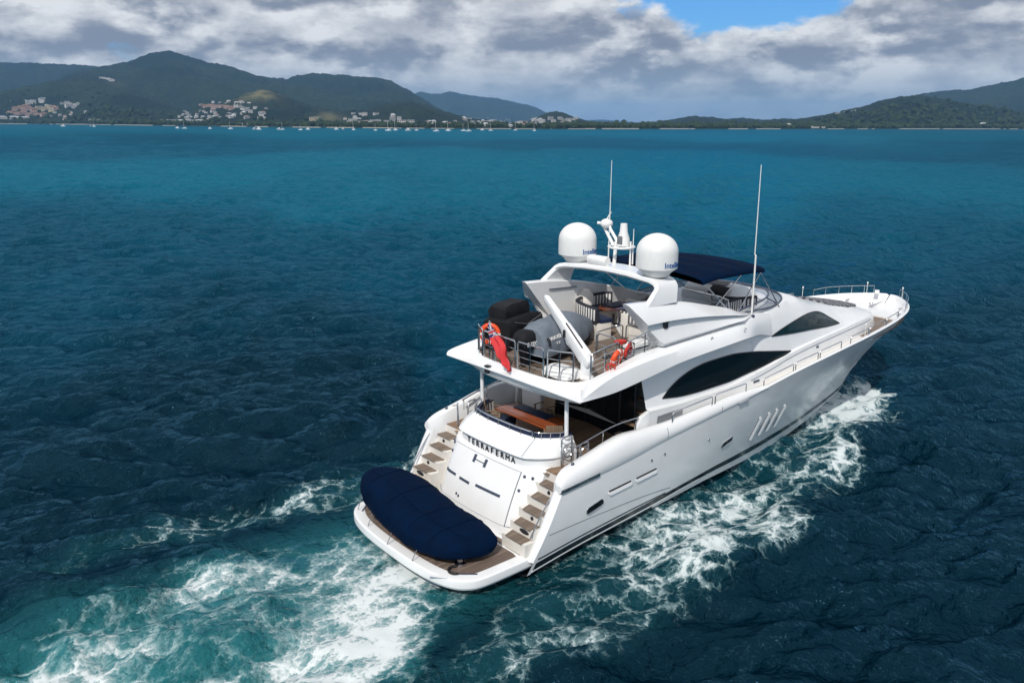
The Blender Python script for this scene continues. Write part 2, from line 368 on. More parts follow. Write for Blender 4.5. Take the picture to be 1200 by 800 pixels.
def terrain(bd, r, rough=True):
    """height of the land at bearing bd (deg) and range r"""
    sh = SHORE(bd); x = r * np.cos(np.radians(bd)); y = r * np.sin(np.radians(bd))
    base = np.where(r < sh, -3, np.minimum((r - sh) * .06, 1.6) + np.clip((r - sh - 40) / 700, 0, 1) * 7)
    H = base; gul = (fbm(x / 330.0, y / 330.0, 4, 5) - .5) * 2
    for n_, D_, b, z in RC:
        hc = np.interp(bd, b, z); r0 = np.maximum(D_ * .66, sh + 60) if n_ not in ('far_blue', 'low_far', 'back_left') else D_ * .8
        t_ = np.clip((r - r0) / (D_ - r0), 0, 1); bk = np.clip((r - D_) / (D_ * .35), 0, 1)
        prof = (t_ * t_ * (3 - 2 * t_)) ** .85 * (1 - bk * bk * (3 - 2 * bk))
        env = np.clip(t_ * (1 - t_) * 4, 0, 1)
        H = np.maximum(H, (hc + 6) * prof + np.maximum(hc, 0) * .36 * gul * env - 6)
    if rough:
        H = H + np.where((r > sh + 90) & (H > 6), np.clip((H - 6) / 20, .25, 1) * ((vnoise(x / 11, y / 11, 3) - .5) * 6 + (vnoise(x / 38, y / 38, 9) - .5) * 9), 0)
    return H
def mesh_np(name, V, F, material, kind, smooth=True, attrs=None):
    me = bpy.data.meshes.new(name); me.vertices.add(len(V)); me.vertices.foreach_set('co', V.astype(np.float32).ravel())
    k = F.shape[1]; me.loops.add(F.size); me.loops.foreach_set('vertex_index', F.astype(np.int32).ravel())
    me.polygons.add(len(F)); me.polygons.foreach_set('loop_start', np.arange(0, F.size, k, dtype=np.int32)); me.polygons.foreach_set('loop_total', np.full(len(F), k, np.int32))
    me.polygons.foreach_set('use_smooth', np.full(len(F), smooth)); me.update(); me.validate()
    for a, v in (attrs or {}).items(): me.attributes.new(a, 'FLOAT', 'POINT').data.foreach_set('value', v.astype(np.float32).ravel())
    o = bpy.data.objects.new(name, me); COL.objects.link(o); me.materials.append(material); o['kind'] = kind; WORLD[o.name] = (0, 0, 0); return o
def gridF(n, m_, wrap=False):
    i = np.arange(n - 1)[:, None]; j = np.arange(m_ if wrap else m_ - 1)[None, :]; jn = (j + 1) % m_
    return np.stack([i * m_ + j, (i + 1) * m_ + j, (i + 1) * m_ + jn, i * m_ + jn], -1).reshape(-1, 4)

# ---- hills
m = bpy.data.materials.new('forested_hill'); m.use_nodes = True; t = NT(m.node_tree); p = t.n['Principled BSDF']
o = t.node('ShaderNodeNewGeometry').outputs['Position']
n1 = t.node('ShaderNodeTexNoise', {'Vector': o, 'Scale': .004, 'Detail': 6.0}).outputs[0]; n2 = t.node('ShaderNodeTexNoise', {'Vector': o, 'Scale': .06, 'Detail': 5.0, 'Roughness': .7}).outputs[0]
c = t.mix(t.smooth(n1, .35, .65), (.0075, .018, .0125), (.027, .043, .017)); c = t.mix(t.smooth(n2, .3, .7), (.006, .014, .009), c)
clr = t.node('ShaderNodeAttribute', attribute_name='clearing').outputs['Fac']; c = t.mix(clr, c, (.20, .18, .085))
bch = t.node('ShaderNodeAttribute', attribute_name='beach').outputs['Fac']; c = t.mix(bch, c, (.34, .31, .25))
t.l.new(c, p.inputs['Base Color']); p.inputs['Roughness'].default_value = .9; p.inputs['Specular IOR Level'].default_value = .1
b_ = t.node('ShaderNodeBump', {'Height': n2, 'Strength': .9, 'Distance': 8.0}); t.l.new(b_.outputs[0], p.inputs['Normal'])
bd = np.arange(2.0, 100.0, .055); rr = np.concatenate([np.geomspace(1380, 4200, 120), np.geomspace(4260, 14500, 80)])
BD, RR = np.meshgrid(bd, rr); SHv = SHORE(BD); 
RRs = np.where(RR < 4200, SHv - 15 + (RR - 1380) * (4200 - SHv + 15) / (4200 - 1380), RR)
HZ = terrain(BD, RRs); X_ = ORG[0] + RRs * np.cos(np.radians(BD)); Y_ = ORG[1] + RRs * np.sin(np.radians(BD))
beach = ((RRs > SHv - 20) & (RRs < SHv + 22)).astype(float) * (fbm(BD * 1.3, BD * 0, 3, 21) > .42)
clear = np.exp(-(((BD - 66.1) / 1.1)**2 + ((RRs - 2790) / 130)**2)) * np.clip((fbm(X_ / 60, Y_ / 60, 3, 17) - .38) * 6, 0, 1) + .55 * np.exp(-(((BD - 61.8) / .7)**2 + ((RRs - 2500) / 130)**2)) + .5 * np.exp(-(((BD - 74.6) / .5)**2 + ((RRs - 3700) / 110)**2))
mesh_np('hills', np.stack([X_, Y_, HZ], -1).reshape(-1, 3), gridF(*BD.shape), m, 'structure', attrs={'clearing': np.clip(clear, 0, 1), 'beach': beach})

# ---- sea
def sea_foam(x, y):
    """foam cover, aeration, churn height; from the boat's wake: boat axes"""
    ay = np.abs(y)
    n = fbm(x * .55, y * .55, 4, 31); n2_ = fbm(x * .22 + 7, y * .22, 3, 41)
    # propeller wash astern
    wl = np.where(y > 0, np.interp(x, [-60, -14, -9, -6, -3.2, -1.5, .5], [3.2, 2.1, 2.2, 2.9, 4.0, 3.2, 2.6]), np.interp(x, [-60, -14, -9, -1.7, .2, 2.2], [9, 6.5, 5.6, 4.4, 3.3, 2.8])) + (n2_ - .5) * 1.6 + (n - .5) * 1.4
    wash = np.clip((wl - ay) / 1.3, 0, 1) * np.clip((2.6 - x) / 1.2, 0, 1) * np.exp(np.minimum(x + 2, 0) / 70)
    # spreading bow wave along either side: outer edge grows aft
    outer = np.interp(x, [-60, -30, -12, -5, 0, 4, 8, 11, 15, 18, 20.5, 23, 25.4, 26.2], [17, 12.0, 8.0, 6.9, 6.5, 6.8, 7.1, 6.4, 5.4, 4.7, 4.3, 3.8, 2.4, 1.0])
    inner = np.interp(x, [-60, -30, -10, 0, 3, 26], [14, 9.8, 5.8, 3.9, 2.3, 0])
    e = outer + (n - .5) * 2.2; d_ = np.clip((e - ay) / .9, 0, 1) * np.clip((ay - inner) / .8, 0, 1) * (x < 26.3)
    side = d_ * np.interp(x, [-60, -25, -8, 0, 8, 16, 19, 22, 26.3], [.0, .18, .26, .40, .62, .74, .85, 1.0, .95])
    ridge = np.exp(-((ay - (outer - .55)) / .55)**2) * (x < 25.8) * np.interp(x, [-40, -8, 5, 14, 24], [0, .10, .12, .22, .5])
    hole = np.clip((fbm(x * .30 + 3, y * .42, 3, 51) - .40) * 4.2, 0, 1)
    streak = fbm(x * .16 + 9, y * .75, 4, 71)
    plume = wash * np.clip(.52 + .20 * np.clip((x + 6) / 6, 0, 1) + .16 * np.exp(-((x + .6) / 1.8)**2) + (streak - .5) * 1.1 + (n2_ - .5) * .6, 0, .90)
    foam = np.maximum(plume, side * (.35 + .65 * np.maximum(hole, np.clip((x - 18) / 4, 0, 1))) + ridge * hole)
    glow = np.clip((4.2 - ay) / 2.5, 0, 1) * np.clip((3.2 - x) / 1.5, 0, 1) * np.exp(np.minimum(x, 0) / 60)
    aer = np.clip(np.maximum(np.maximum(wash * (.45 + .75 * n2_), glow * .55), d_ * .16 * np.interp(x, [-20, 0, 24], [.35, 1, .8])), 0, 1)
    rise = .35 * np.exp(-((ay - (outer - .7)) / .8)**2) * np.interp(x, [-30, -5, 10, 21, 24, 26], [0, .25, .5, .75, .4, 0]) + wash * ((n - .5) * .55 + (fbm(x * 1.7, y * 1.7, 3, 61) - .5) * .34)
    hullw = np.interp(x, [2.6, 14, 19, 23, 25.9], [3.0, 2.25, 1.5, .72, 0]); rise = rise + np.exp(-np.clip(ay - hullw, 0, 9) / .55) * np.interp(x, [2.3, 2.8, 8, 14, 20, 24, 26, 26.6], [0, .02, .20, .22, .16, .18, .15, 0])
    return foam, aer, rise, wash
waves = []
for k in range(110):
    lam = .6 * (20 / .6) ** RNG.random(); th = R(70) + RNG.normal(0, .44); a = .0112 * lam ** .98 * (1 if lam < 5.0 else (5.0 / lam) ** 1.5); waves.append((lam, th, a * (.6 + .8 * RNG.random()), RNG.random() * 6.283))
def sea_height(x, y, spacing):
    h = np.zeros_like(x)
    for lam, th, a, ph in waves:
        k = 2 * math.pi / lam; s = np.sin(k * (x * math.cos(th) + y * math.sin(th)) + ph + 1.2 * np.sin(k * .13 * (y * math.cos(th) - x * math.sin(th)) + ph * 3)); f = np.clip((lam / spacing - 2.2) / 2.5, 0, 1)
        h += a * f * (s + .28 * np.cos(2 * np.arcsin(np.clip(s, -1, 1))))
    return h
ang = np.concatenate([np.arange(-10, 112, .17), np.arange(112, 350, 6)]); rad = np.concatenate([[0.01, 3, 6], 8 * 1.0064 ** np.arange(0, 1200)]); rad = rad[rad < 11500]
A_, Rd = np.meshgrid(np.radians(ang), rad); wx = ORG[0] + Rd * np.cos(A_); wy = ORG[1] + Rd * np.sin(A_)
sp_r = np.maximum(np.gradient(rad)[:, None] * .8, Rd * R(.17)); sp_r = np.where((A_ > R(112)), 50, sp_r)
foam, aer, rise, wash_ = sea_foam(wx, wy)
gust = .72 + .56 * fbm(wx / 45 + 3, wy / 45, 3, 77)
calm = 1 - .85 * np.exp(-(np.maximum(np.abs(wx - 1.0) - 3.0, 0) / 1.2)**2 - (np.maximum(np.abs(wy) - 3.4, 0) / 1.0)**2)
wz = (sea_height(wx, wy, sp_r) * gust * (1 - .35 * np.clip(aer, 0, 1)) + rise) * calm - .10 * (1 - calm)
far_n = fbm(np.degrees(A_) / 9 + 2, np.log(np.maximum(Rd, 1)) * 1.7, 4, 91)
# depth of the bay: pale sand flats lie beyond the deep channel
lg = np.log10(np.maximum(Rd, 1))
shal = np.interp(lg + (far_n - .5) * .5, [1.2, 1.55, 1.85, 2.1, 2.3, 2.5, 2.62, 2.75, 2.95, 3.3], [0, .05, .30, .68, .95, .82, .45, .52, .85, .70]) * (.80 + .4 * far_n)
shal = shal * np.interp(np.degrees(A_), [0, 18, 33, 60, 100], [.55, .7, .95, 1.0, .9])
m = bpy.data.materials.new('sea_water'); m.use_nodes = True; t = NT(m.node_tree); t.n.remove(t.n['Principled BSDF'])
pos = t.node('ShaderNodeNewGeometry').outputs['Position']
fo = t.node('ShaderNodeAttribute', attribute_name='foam').outputs['Fac']; ae = t.node('ShaderNodeAttribute', attribute_name='aeration').outputs['Fac']; sh_ = t.node('ShaderNodeAttribute', attribute_name='shallows').outputs['Fac']
deep = t.mix(t.smooth(sh_, 0.0, .3), (.0002, .0095, .0175), (.0003, .0400, .0740)); wc = t.mix(t.smooth(sh_, .2, 1.0), deep, (.001, .100, .158))
wc = t.mix(ae, wc, (.022, .165, .180))
wp = t.node('ShaderNodeTexNoise', {'Vector': pos, 'Scale': .7, 'Detail': 4.0}); wp2 = t.node('ShaderNodeTexNoise', {'Vector': pos, 'Scale': 4.5, 'Detail': 5.0, 'Roughness': .7})
wv = t.vmath('ADD', t.vmath('MULTIPLY', t.vmath('SUBTRACT', wp.outputs['Color'], (.5, .5, .5)), (.8, .8, .0)), t.vmath('MULTIPLY', t.vmath('SUBTRACT', wp2.outputs['Color'], (.5, .5, .5)), (.5, .5, .0)))
pf = t.vmath('MULTIPLY', t.vmath('ADD', pos, wv), (.72, 1.0, 0.0))
v1 = t.node('ShaderNodeTexVoronoi', {'Vector': pf, 'Scale': 1.5, 'Randomness': 1.0}, feature='DISTANCE_TO_EDGE').outputs['Distance']
v2 = t.node('ShaderNodeTexVoronoi', {'Vector': pf, 'Scale': 4.6, 'Randomness': 1.0}, feature='DISTANCE_TO_EDGE').outputs['Distance']
lace = t.math('ADD', t.math('MULTIPLY', t.smooth(v1, .22, 0.0), .62), t.math('MULTIPLY', t.smooth(v2, .20, 0.0), .38))
nf = t.node('ShaderNodeTexNoise', {'Vector': pf, 'Scale': 1.4, 'Detail': 10.0, 'Roughness': .68}).outputs[0]
nm = t.node('ShaderNodeTexNoise', {'Vector': pf, 'Scale': .45, 'Detail': 5.0, 'Roughness': .6}).outputs[0]
wa = t.node('ShaderNodeAttribute', attribute_name='wash').outputs['Fac']
lw = t.math('SUBTRACT', .80, t.math('MULTIPLY', wa, .36))
val = t.math('ADD', t.math('ADD', t.math('MULTIPLY', fo, 1.15), t.math('MULTIPLY', t.math('SUBTRACT', nf, .5), 1.15)), t.math('ADD', t.math('MULTIPLY', t.math('SUBTRACT', lace, .35), lw), t.math('MULTIPLY', t.math('SUBTRACT', nm, .5), .7)))
nz3 = t.node('ShaderNodeTexNoise', {'Vector': pos, 'Scale': 9.0, 'Detail': 6.0, 'Roughness': .75}).outputs[0]
val = t.math('ADD', val, t.math('MULTIPLY', t.math('SUBTRACT', nz3, .5), .85))
mist = t.math('MULTIPLY', t.smooth(val, .15, 1.0), t.math('MULTIPLY', wa, .26))
fm = t.math('MULTIPLY', t.math('ADD', t.math('ADD', t.math('MULTIPLY', t.smooth(val, .36, .90), .34), mist), t.math('MULTIPLY', t.smooth(val, .66, 1.15), .54)), t.smooth(fo, .02, .16))
fm = t.math('MINIMUM', fm, .95)
bn1 = t.node('ShaderNodeTexNoise', {'Vector': t.vmath('MULTIPLY', pos, (1.0, 1.0, 1.0)), 'Scale': 1.9, 'Detail': 7.0, 'Roughness': .62}).outputs[0]
bn2 = t.node('ShaderNodeTexNoise', {'Vector': t.vmath('MULTIPLY', pos, (1, 1, 0)), 'Scale': .11, 'Detail': 6.0, 'Roughness': .6}).outputs[0]
bn3 = t.node('ShaderNodeTexNoise', {'Vector': pos, 'Scale': .55, 'Detail': 5.0, 'Roughness': .6}).outputs[0]
hgt = t.math('ADD', t.math('ADD', t.math('MULTIPLY', bn1, .24), t.math('MULTIPLY', bn3, 1.5)), t.math('MULTIPLY', bn2, 1.8))
bump = t.node('ShaderNodeBump', {'Height': hgt, 'Strength': 1.0, 'Distance': .55}).outputs[0]
dif = t.node('ShaderNodeBsdfDiffuse', {'Color': wc, 'Normal': bump}); gls = t.node('ShaderNodeBsdfGlossy', {'Color': (.26, .66, .95, 1), 'Roughness': .08, 'Normal': bump})
fre = t.node('ShaderNodeFresnel', {'IOR': 1.33, 'Normal': bump}).outputs[0]
wat = t.node('ShaderNodeMixShader', {0: t.math('MINIMUM', fre, .22), 1: dif.outputs[0], 2: gls.outputs[0]})
fb2 = t.node('ShaderNodeBump', {'Height': t.math('ADD', fm, t.math('MULTIPLY', nf, .8)), 'Strength': .55, 'Distance': .10}).outputs[0]
fcol = t.mix(fm, (.34, .58, .60), (.72, .76, .77))
fd = t.node('ShaderNodeBsdfDiffuse', {'Color': fcol, 'Normal': fb2})
fin_ = t.node('ShaderNodeMixShader', {0: fm, 1: wat.outputs[0], 2: fd.outputs[0]}); t.l.new(fin_.outputs[0], t.n['Material Output'].inputs[0])
mesh_np('sea', np.stack([wx, wy, wz], -1).reshape(-1, 3), gridF(*A_.shape, wrap=True), m, 'structure', attrs={'foam': foam, 'aeration': aer, 'shallows': shal, 'wash': np.clip(wash_, 0, 1)})
# ---- haze
HAZE_DENSITY = 8e-5
mb = MB(); mb.box((0, 0, 208), (30000, 30000, 424)); hz = build('haze', mb, None, smooth=False); hz['kind'] = 'stuff'
m = bpy.data.materials.new('sea_air'); m.use_nodes = True; t = NT(m.node_tree); t.n.remove(t.n['Principled BSDF'])
v = t.node('ShaderNodeVolumePrincipled', {'Color': (.28, .58, 1.0, 1), 'Density': HAZE_DENSITY, 'Anisotropy': .1}); t.l.new(v.outputs[0], t.n['Material Output'].inputs['Volume']); hz.data.materials.append(m)

# ---- town on the far shore
BLD = {
  0: [('block',79.287,0.01689,21),('block',79.041,0.0168,21),('block',79.045,0.01693,22),('block',79.053,0.01572,17),('block',78.622,0.01838,21),('block',78.994,0.01614,15),('block',78.514,0.01921,21),('block',79.256,0.01669,20),('block',78.564,0.01771,22),('block',79.39,0.01762,15),('block',79.322,0.01512,20),('block',78.634,0.01758,19),('block',77.546,0.0153,19),('block',77.296,0.01286,20),('block',77.293,0.01616,20),('block',76.884,0.01411,17),('block',76.723,0.0153,13),('block',76.988,0.01237,15),('block',78.391,0.01382,14),('block',77.138,0.01299,17),('block',77.137,0.01513,16)],
  1: [('terra',80.025,0.00896,26),('terra',79.76,0.00984,26),('terra',79.488,0.01157,26),('terra',79.326,0.00992,26),('terra',79.6,0.00819,26),('terra',79.07,0.00913,26),('terra',78.04,0.01101,26),('terra',77.918,0.00933,26)],
  2: [('yellow',78.801,0.01002,26),('yellow',78.542,0.00922,26),('yellow',78.308,0.01096,26),('yellow',78.154,0.00758,26)],
  3: [('pink',80.308,0.00556,28),('pink',79.971,0.00477,28),('pink',79.668,0.00481,28),('pink',79.37,0.00401,28),('pink',79.102,0.00489,28),('pink',78.85,0.00323,28),('pink',78.579,0.00411,28)],
  4: [('long',80.727,0.00091,34),('long',80.471,0.00094,34),('long',80.172,0.00097,34),('long',79.87,0.001,34),('long',79.567,0.00103,34)],
  5: [('block',77.193,0.00567,16),('block',78.016,0.00642,16),('house',77.126,0.00562,11),('house',78.398,0.00299,12),('house',78.269,0.00303,13),('block',77.75,0.00403,14),('house',77.175,0.00469,14),('house',77.494,0.0028,16),('house',76.345,0.007,14),('house',76.12,-0.00082,14),('house',75.876,0.00095,14),('house',75.556,0.00711,14),('house',77.535,-6e-05,14),('block',76.126,-0.00169,16),('block',75.893,-0.00168,16),('block',75.66,-0.00166,16)],
  6: [('long',75.233,0.04229,26),('long',74.962,0.04112,26),('long',74.733,0.04035,26)],
  7: [('terra',69.753,0.01428,20),('terra',69.5,0.01389,20),('terra',69.244,0.01401,20),('terra',68.992,0.01327,20),('terra',68.737,0.01275,20),('terra',68.478,0.01289,20),('terra',68.224,0.01197,20),('terra',67.966,0.01158,20)],
  8: [('house',69.019,0.01807,13),('house',68.606,0.01861,13),('house',68.354,0.01728,13),('house',68.082,0.02008,13),('house',67.355,0.01977,13),('house',67.253,0.01932,13),('house',66.841,0.01756,13),('house',67.621,0.0188,13)],
  9: [('block',71.11,0.00369,11),('block',69.49,0.00637,13),('house',71.155,0.0082,9),('block',70.53,0.00459,13),('block',70.611,0.00661,14),('block',69.616,0.00899,10),('house',69.704,0.00308,13),('block',70.624,0.00774,10),('house',70.863,0.00564,10),('house',70.106,0.00264,14),('house',70.409,0.00293,9),('house',69.807,0.00907,12),('house',70.779,0.00831,15),('house',70.641,0.00273,10),('house',70.708,0.00286,10),('block',70.056,0.00565,11),('house',68.103,0.00663,13),('house',68.893,0.0049,15),('block',69.085,0.00798,15),('block',68.68,0.00281,10),('block',68.193,0.00349,13),('house',67.845,0.00515,14),('house',68.02,0.00276,14),('block',69.281,0.00301,12),('house',69.044,0.00315,12),('house',69.326,0.00388,12),('block',68.958,0.00791,11),('house',67.884,0.00477,10),('house',67.831,0.00517,11),('house',67.333,0.00742,10),('house',66.007,0.0014,15),('block',67.764,0.0065,9),('block',67.151,0.01075,9),('house',67.066,0.00351,14),('block',67.643,0.01392,16),('block',65.819,0.01223,11),('block',67.058,0.00961,13),('block',66.945,0.01162,12),('block',67.458,0.0144,15),('block',66.471,0.01323,13),('house',65.998,0.0085,13),('block',66.795,0.00916,14),('block',67.092,0.00182,12),('house',67.225,0.00733,15),('house',67.249,0.01262,16),('block',66.955,0.00241,10),('block',66.239,0.00134,14),('house',66.12,0.00618,15),('house',66.154,0.00739,14)],
  10: [('long',71.991,-0.00045,22),('long',71.693,-0.00048,22),('long',71.444,-0.00047,22),('long',71.048,-0.00129,22),('long',70.64,-0.00049,22),('long',70.285,-0.00029,22),('long',69.934,-0.00116,22),('long',69.572,-0.00034,22),('long',67.357,-0.00411,20),('long',66.934,-0.00395,20),('long',66.511,-0.00405,20),('long',66.085,-0.00411,20),('long',65.656,-0.00381,20),('long',65.227,-0.00395,20)],
  11: [('yellow',62.929,0.00023,18),('yellow',62.599,0.00026,20)],
  12: [('block',60.499,-0.00294,15),('block',60.219,-0.00292,15),('block',59.939,-0.0029,15),('block',59.658,-0.00288,15),('block',59.376,-0.00286,15),('block',59.094,-0.00284,15),('block',58.755,-0.00282,15),('long',60.376,0.00139,20),('long',59.928,0.00143,20)],
  13: [('house',60.795,0.00198,9),('house',58.078,-0.00249,11),('house',57.597,0.00583,9),('block',60.236,0.00742,9),('block',58.654,-0.002,13),('block',59.492,0.00691,12),('block',57.225,0.00276,9),('house',59.412,-0.0007,8),('block',58.081,-0.00228,11),('house',57.64,0.00638,9),('block',58.975,-0.00166,11),('block',57.661,0.00107,12),('block',59.752,0.00677,9),('block',58.749,0.0062,12),('block',60.395,-0.00098,12),('house',60.147,0.00353,10)],
  14: [('block',56.996,-0.00415,16),('block',56.768,-0.00414,16),('block',56.539,-0.00412,16)],
  15: [('house',48.906,-0.00433,10),('house',47.976,0.0035,10),('house',49.327,-0.00352,11),('house',48.136,0.0016,10),('block',52.289,-0.00172,10),('house',47.871,0.00145,8),('house',50.632,-0.00292,7),('house',51.556,-0.00465,8),('house',49.721,-0.00249,6),('house',51.164,0.00054,7),('house',49.693,-0.00523,7),('house',51.239,-0.00438,9),('house',52.434,-0.0043,6),('house',47.629,0.00027,10),('block',51.373,-0.00234,11),('house',48.349,0.00294,9),('house',49.978,0.00303,9),('block',52.738,0.00152,9),('block',52.031,-0.00198,7),('house',50.937,-0.00477,7),('house',47.686,0.00255,9),('house',49.32,-3e-05,9),('house',50.433,0.00113,10),('block',52.46,0.00259,9),('house',48.798,0.00052,7),('house',52.772,0.00306,9),('house',51.654,-0.00322,10),('house',47.607,-0.00046,8),('house',48.178,0.00288,9),('block',49.134,-0.00145,7),('block',49.038,-0.00149,10),('block',48.355,-0.00333,9),('block',48.1,-0.00384,9),('house',49.791,0.00215,8),('house',51.388,-0.00396,10),('block',47.583,0.00018,11),('block',51.291,-0.0006,9),('house',51.351,-0.00414,6),('house',51.982,-0.00187,10),('block',49.248,-0.00073,9),('house',51.934,-0.00332,6),('house',50.185,-0.00215,7),('house',51.444,-0.00215,7),('house',48.491,-0.00209,6),('house',49.501,-0.00085,9),('house',47.696,0.00077,9),('block',52.308,-0.00403,10),('house',52.884,0.00362,11),('house',51.895,0.00369,8),('house',48.698,-0.00072,10),('block',50.718,-0.00406,7),('block',50.204,-0.00267,10),('house',51.878,-0.00046,8),('house',48.697,0.0001,8),('house',52.866,0.0019,8),('house',50.99,0.00031,10),('house',51.586,0.00068,9),('block',52.161,0.00412,8),('house',52.108,0.00406,9),('house',50.52,0.00238,8),('block',51.243,0.00393,6),('house',50.748,0.00034,11)],
  16: [('block',45.433,0.00201,9),('block',47.506,-0.00057,12),('block',46.262,-0.00164,8),('block',45.706,0.00057,9),('block',46.363,0.00328,10),('block',46.988,0.00283,12),('house',46.274,0.00345,10),('block',47.929,0.00016,7),('house',46.088,-0.00222,11),('block',45.794,0.00136,12),('block',45.27,0.00333,11),('block',46.158,0.00099,8),('block',46.788,0.00022,10),('block',45.733,0.00096,11)],
  17: [('long',30.128,0.0068,18),('long',29.774,0.00773,18),('long',29.421,0.00866,18),('long',28.52,0.01049,18),('long',28.073,0.0114,18),('long',27.63,0.01231,18),('long',27.483,0.01275,18)],
  18: [('house',31.551,-0.00366,11),('house',31.741,-0.00189,9),('house',31.139,-0.00207,12),('house',32.372,-0.00093,11),('house',32.285,-0.00287,9),('house',31.479,-0.0032,12),('house',31.059,-0.00185,12),('house',32.437,-0.00102,9)],
  19: [('house',25.049,-0.00223,9),('house',25.497,-0.00147,10),('house',25.558,-0.00169,9),('house',24.629,-0.0021,11),('house',20.309,-0.00149,12),('house',21.066,-0.00317,13),('long',20.969,-0.00351,9),('house',20.417,-0.00159,12),('long',19.947,-0.0032,11),('long',20.103,-0.00298,13),('house',20.205,-0.00309,10)],
  20: [('house',55.372,-0.0016,8),('house',54.95,-0.00378,8),('house',53.897,-0.00299,8),('house',53.457,-0.0003,8),('house',55.195,-0.00119,9),('house',54.913,-0.00118,10),('house',54.156,-0.00209,10),('house',53.201,-0.00234,8)],
}
BOATS = [('m',77.67,1884),('m',77.22,1699),('s',76.2,1870),('s',76.02,1822),('m',74.13,1719),('m',71.29,1451),('s',70.88,1405),('m',69.61,1381),('m',69.36,1382),('s',68.11,1358),('m',67.33,1279),('m',66.64,1257),('m',66.37,1258),('s',65.57,1224),('m',65.09,1263),('s',64.87,1239),('s',64.38,1254),('s',63.73,1208),('m',63.24,1272),('s',62.3,1252),('m',61.41,1283),('m',60.96,1286),('s',60.8,1165),('s',60.29,1226),('s',58.83,1175),('m',58.43,1237),('s',57.98,1158),('s',57.52,1207),('m',57.01,1186),('m',56.66,1166),('s',56.09,1193),('m',55.57,1129),('s',54.77,1093),('s',53.96,1151),('s',53.55,1101),('s',52.92,1158),('s',52.57,1108),('s',52.05,1224),('m',51.64,1266),('s',51.06,1196),('s',50.19,1216),('s',49.37,1249),('s',48.09,1200),('m',46.64,1104)]

def site(b, e, rmin=60):
    r = np.arange(float(SHORE(b)) + rmin, 9000, 12.0); z = terrain(np.full_like(r, b), r, False); k = np.argmax((z - CAM_POS[2]) / r >= e)
    if (z[k] - CAM_POS[2]) / r[k] < e: k = 0
    return ORG[0] + r[k] * math.cos(R(b)), ORG[1] + r[k] * math.sin(R(b)), float(z[k]), float(r[k])
WALL = {k: mat('wall_' + k, c, .7, var=.12, scale=.3) for k, c in dict(white=(.52, .51, .49), grey=(.36, .36, .36), terra=(.42, .30, .23), yellow=(.52, .45, .30), pink=(.40, .29, .26)).items()}
ROOF = {k: mat('roof_' + k, c, .7, var=.15, scale=.3) for k, c in dict(white=(.50, .51, .52), grey=(.22, .23, .25), terra=(.27, .155, .11)).items()}
def house_mesh(kind, wall, roof, w_, d_, h_, floors):
    mb = MB(); x, y = w_ / 2, d_ / 2; nb = 0
    mb.add([(-x, -y, -4), (x, -y, -4), (x, y, -4), (-x, y, -4), (-x, -y, h_), (x, -y, h_), (x, y, h_), (-x, y, h_)], [(0, 1, 5, 4), (1, 2, 6, 5), (2, 3, 7, 6), (3, 0, 4, 7), (4, 5, 6, 7)]); nw = len(mb.f)
    if kind == 'house':
        k = h_ + d_ * .28; e = .6; mb.add([(-x - e, -y - e, h_), (x + e, -y - e, h_), (x + e, y + e, h_), (-x - e, y + e, h_), (-x * .55, 0, k), (x * .55, 0, k)], [(0, 1, 5, 4), (1, 2, 5), (2, 3, 4, 5), (3, 0, 4)])
    else:
        e = .5; mb.box((0, 0, h_ + .35), (w_ + e, d_ + e, .6))
    nr = len(mb.f)
    for f in range(floors):
        z0 = h_ * f / floors + h_ / floors * .35; z1 = h_ * f / floors + h_ / floors * .85
        n = max(2, int(w_ / 4))
        for s in (-1, 1):
            for q in range(n):
                a = -x + w_ * (q + .2) / n; b = -x + w_ * (q + .8) / n; mb.poly([(a, s * (y + .05), z0), (b, s * (y + .05), z0), (b, s * (y + .05), z1), (a, s * (y + .05), z1)])
    me = bpy.data.meshes.new('shore_building'); me.from_pydata(mb.v, [], mb.f); me.materials.append(WALL[wall]); me.materials.append(ROOF[roof]); me.materials.append(M['dark'])
    for i, p_ in enumerate(me.polygons): p_.material_index = 0 if i < nw else (1 if i < nr else 2)
    return me
VAR = {'house': [house_mesh('house', 'white', r_, 1.0 * 14, 9, 4.5, 1) for r_ in ('white', 'grey', 'white', 'terra')], 'block': [house_mesh('block', w_, r_, 16, 11, 9, 3) for w_, r_ in (('white', 'white'), ('white', 'grey'), ('grey', 'white'))],
       'terra': [house_mesh('house', 'terra', 'terra', 20, 12, 8, 2), house_mesh('house', 'pink', 'terra', 20, 12, 9, 3)], 'yellow': [house_mesh('block', 'yellow', 'white', 18, 11, 11, 3)], 'pink': [house_mesh('house', 'pink', 'terra', 22, 12, 7, 2)], 'long': [house_mesh('block', 'white', 'white', 26, 10, 5, 1), house_mesh('house', 'white', 'white', 26, 10, 5, 1)]}
BASEW = {'house': 14, 'block': 16, 'terra': 20, 'yellow': 18, 'pink': 22, 'long': 26}
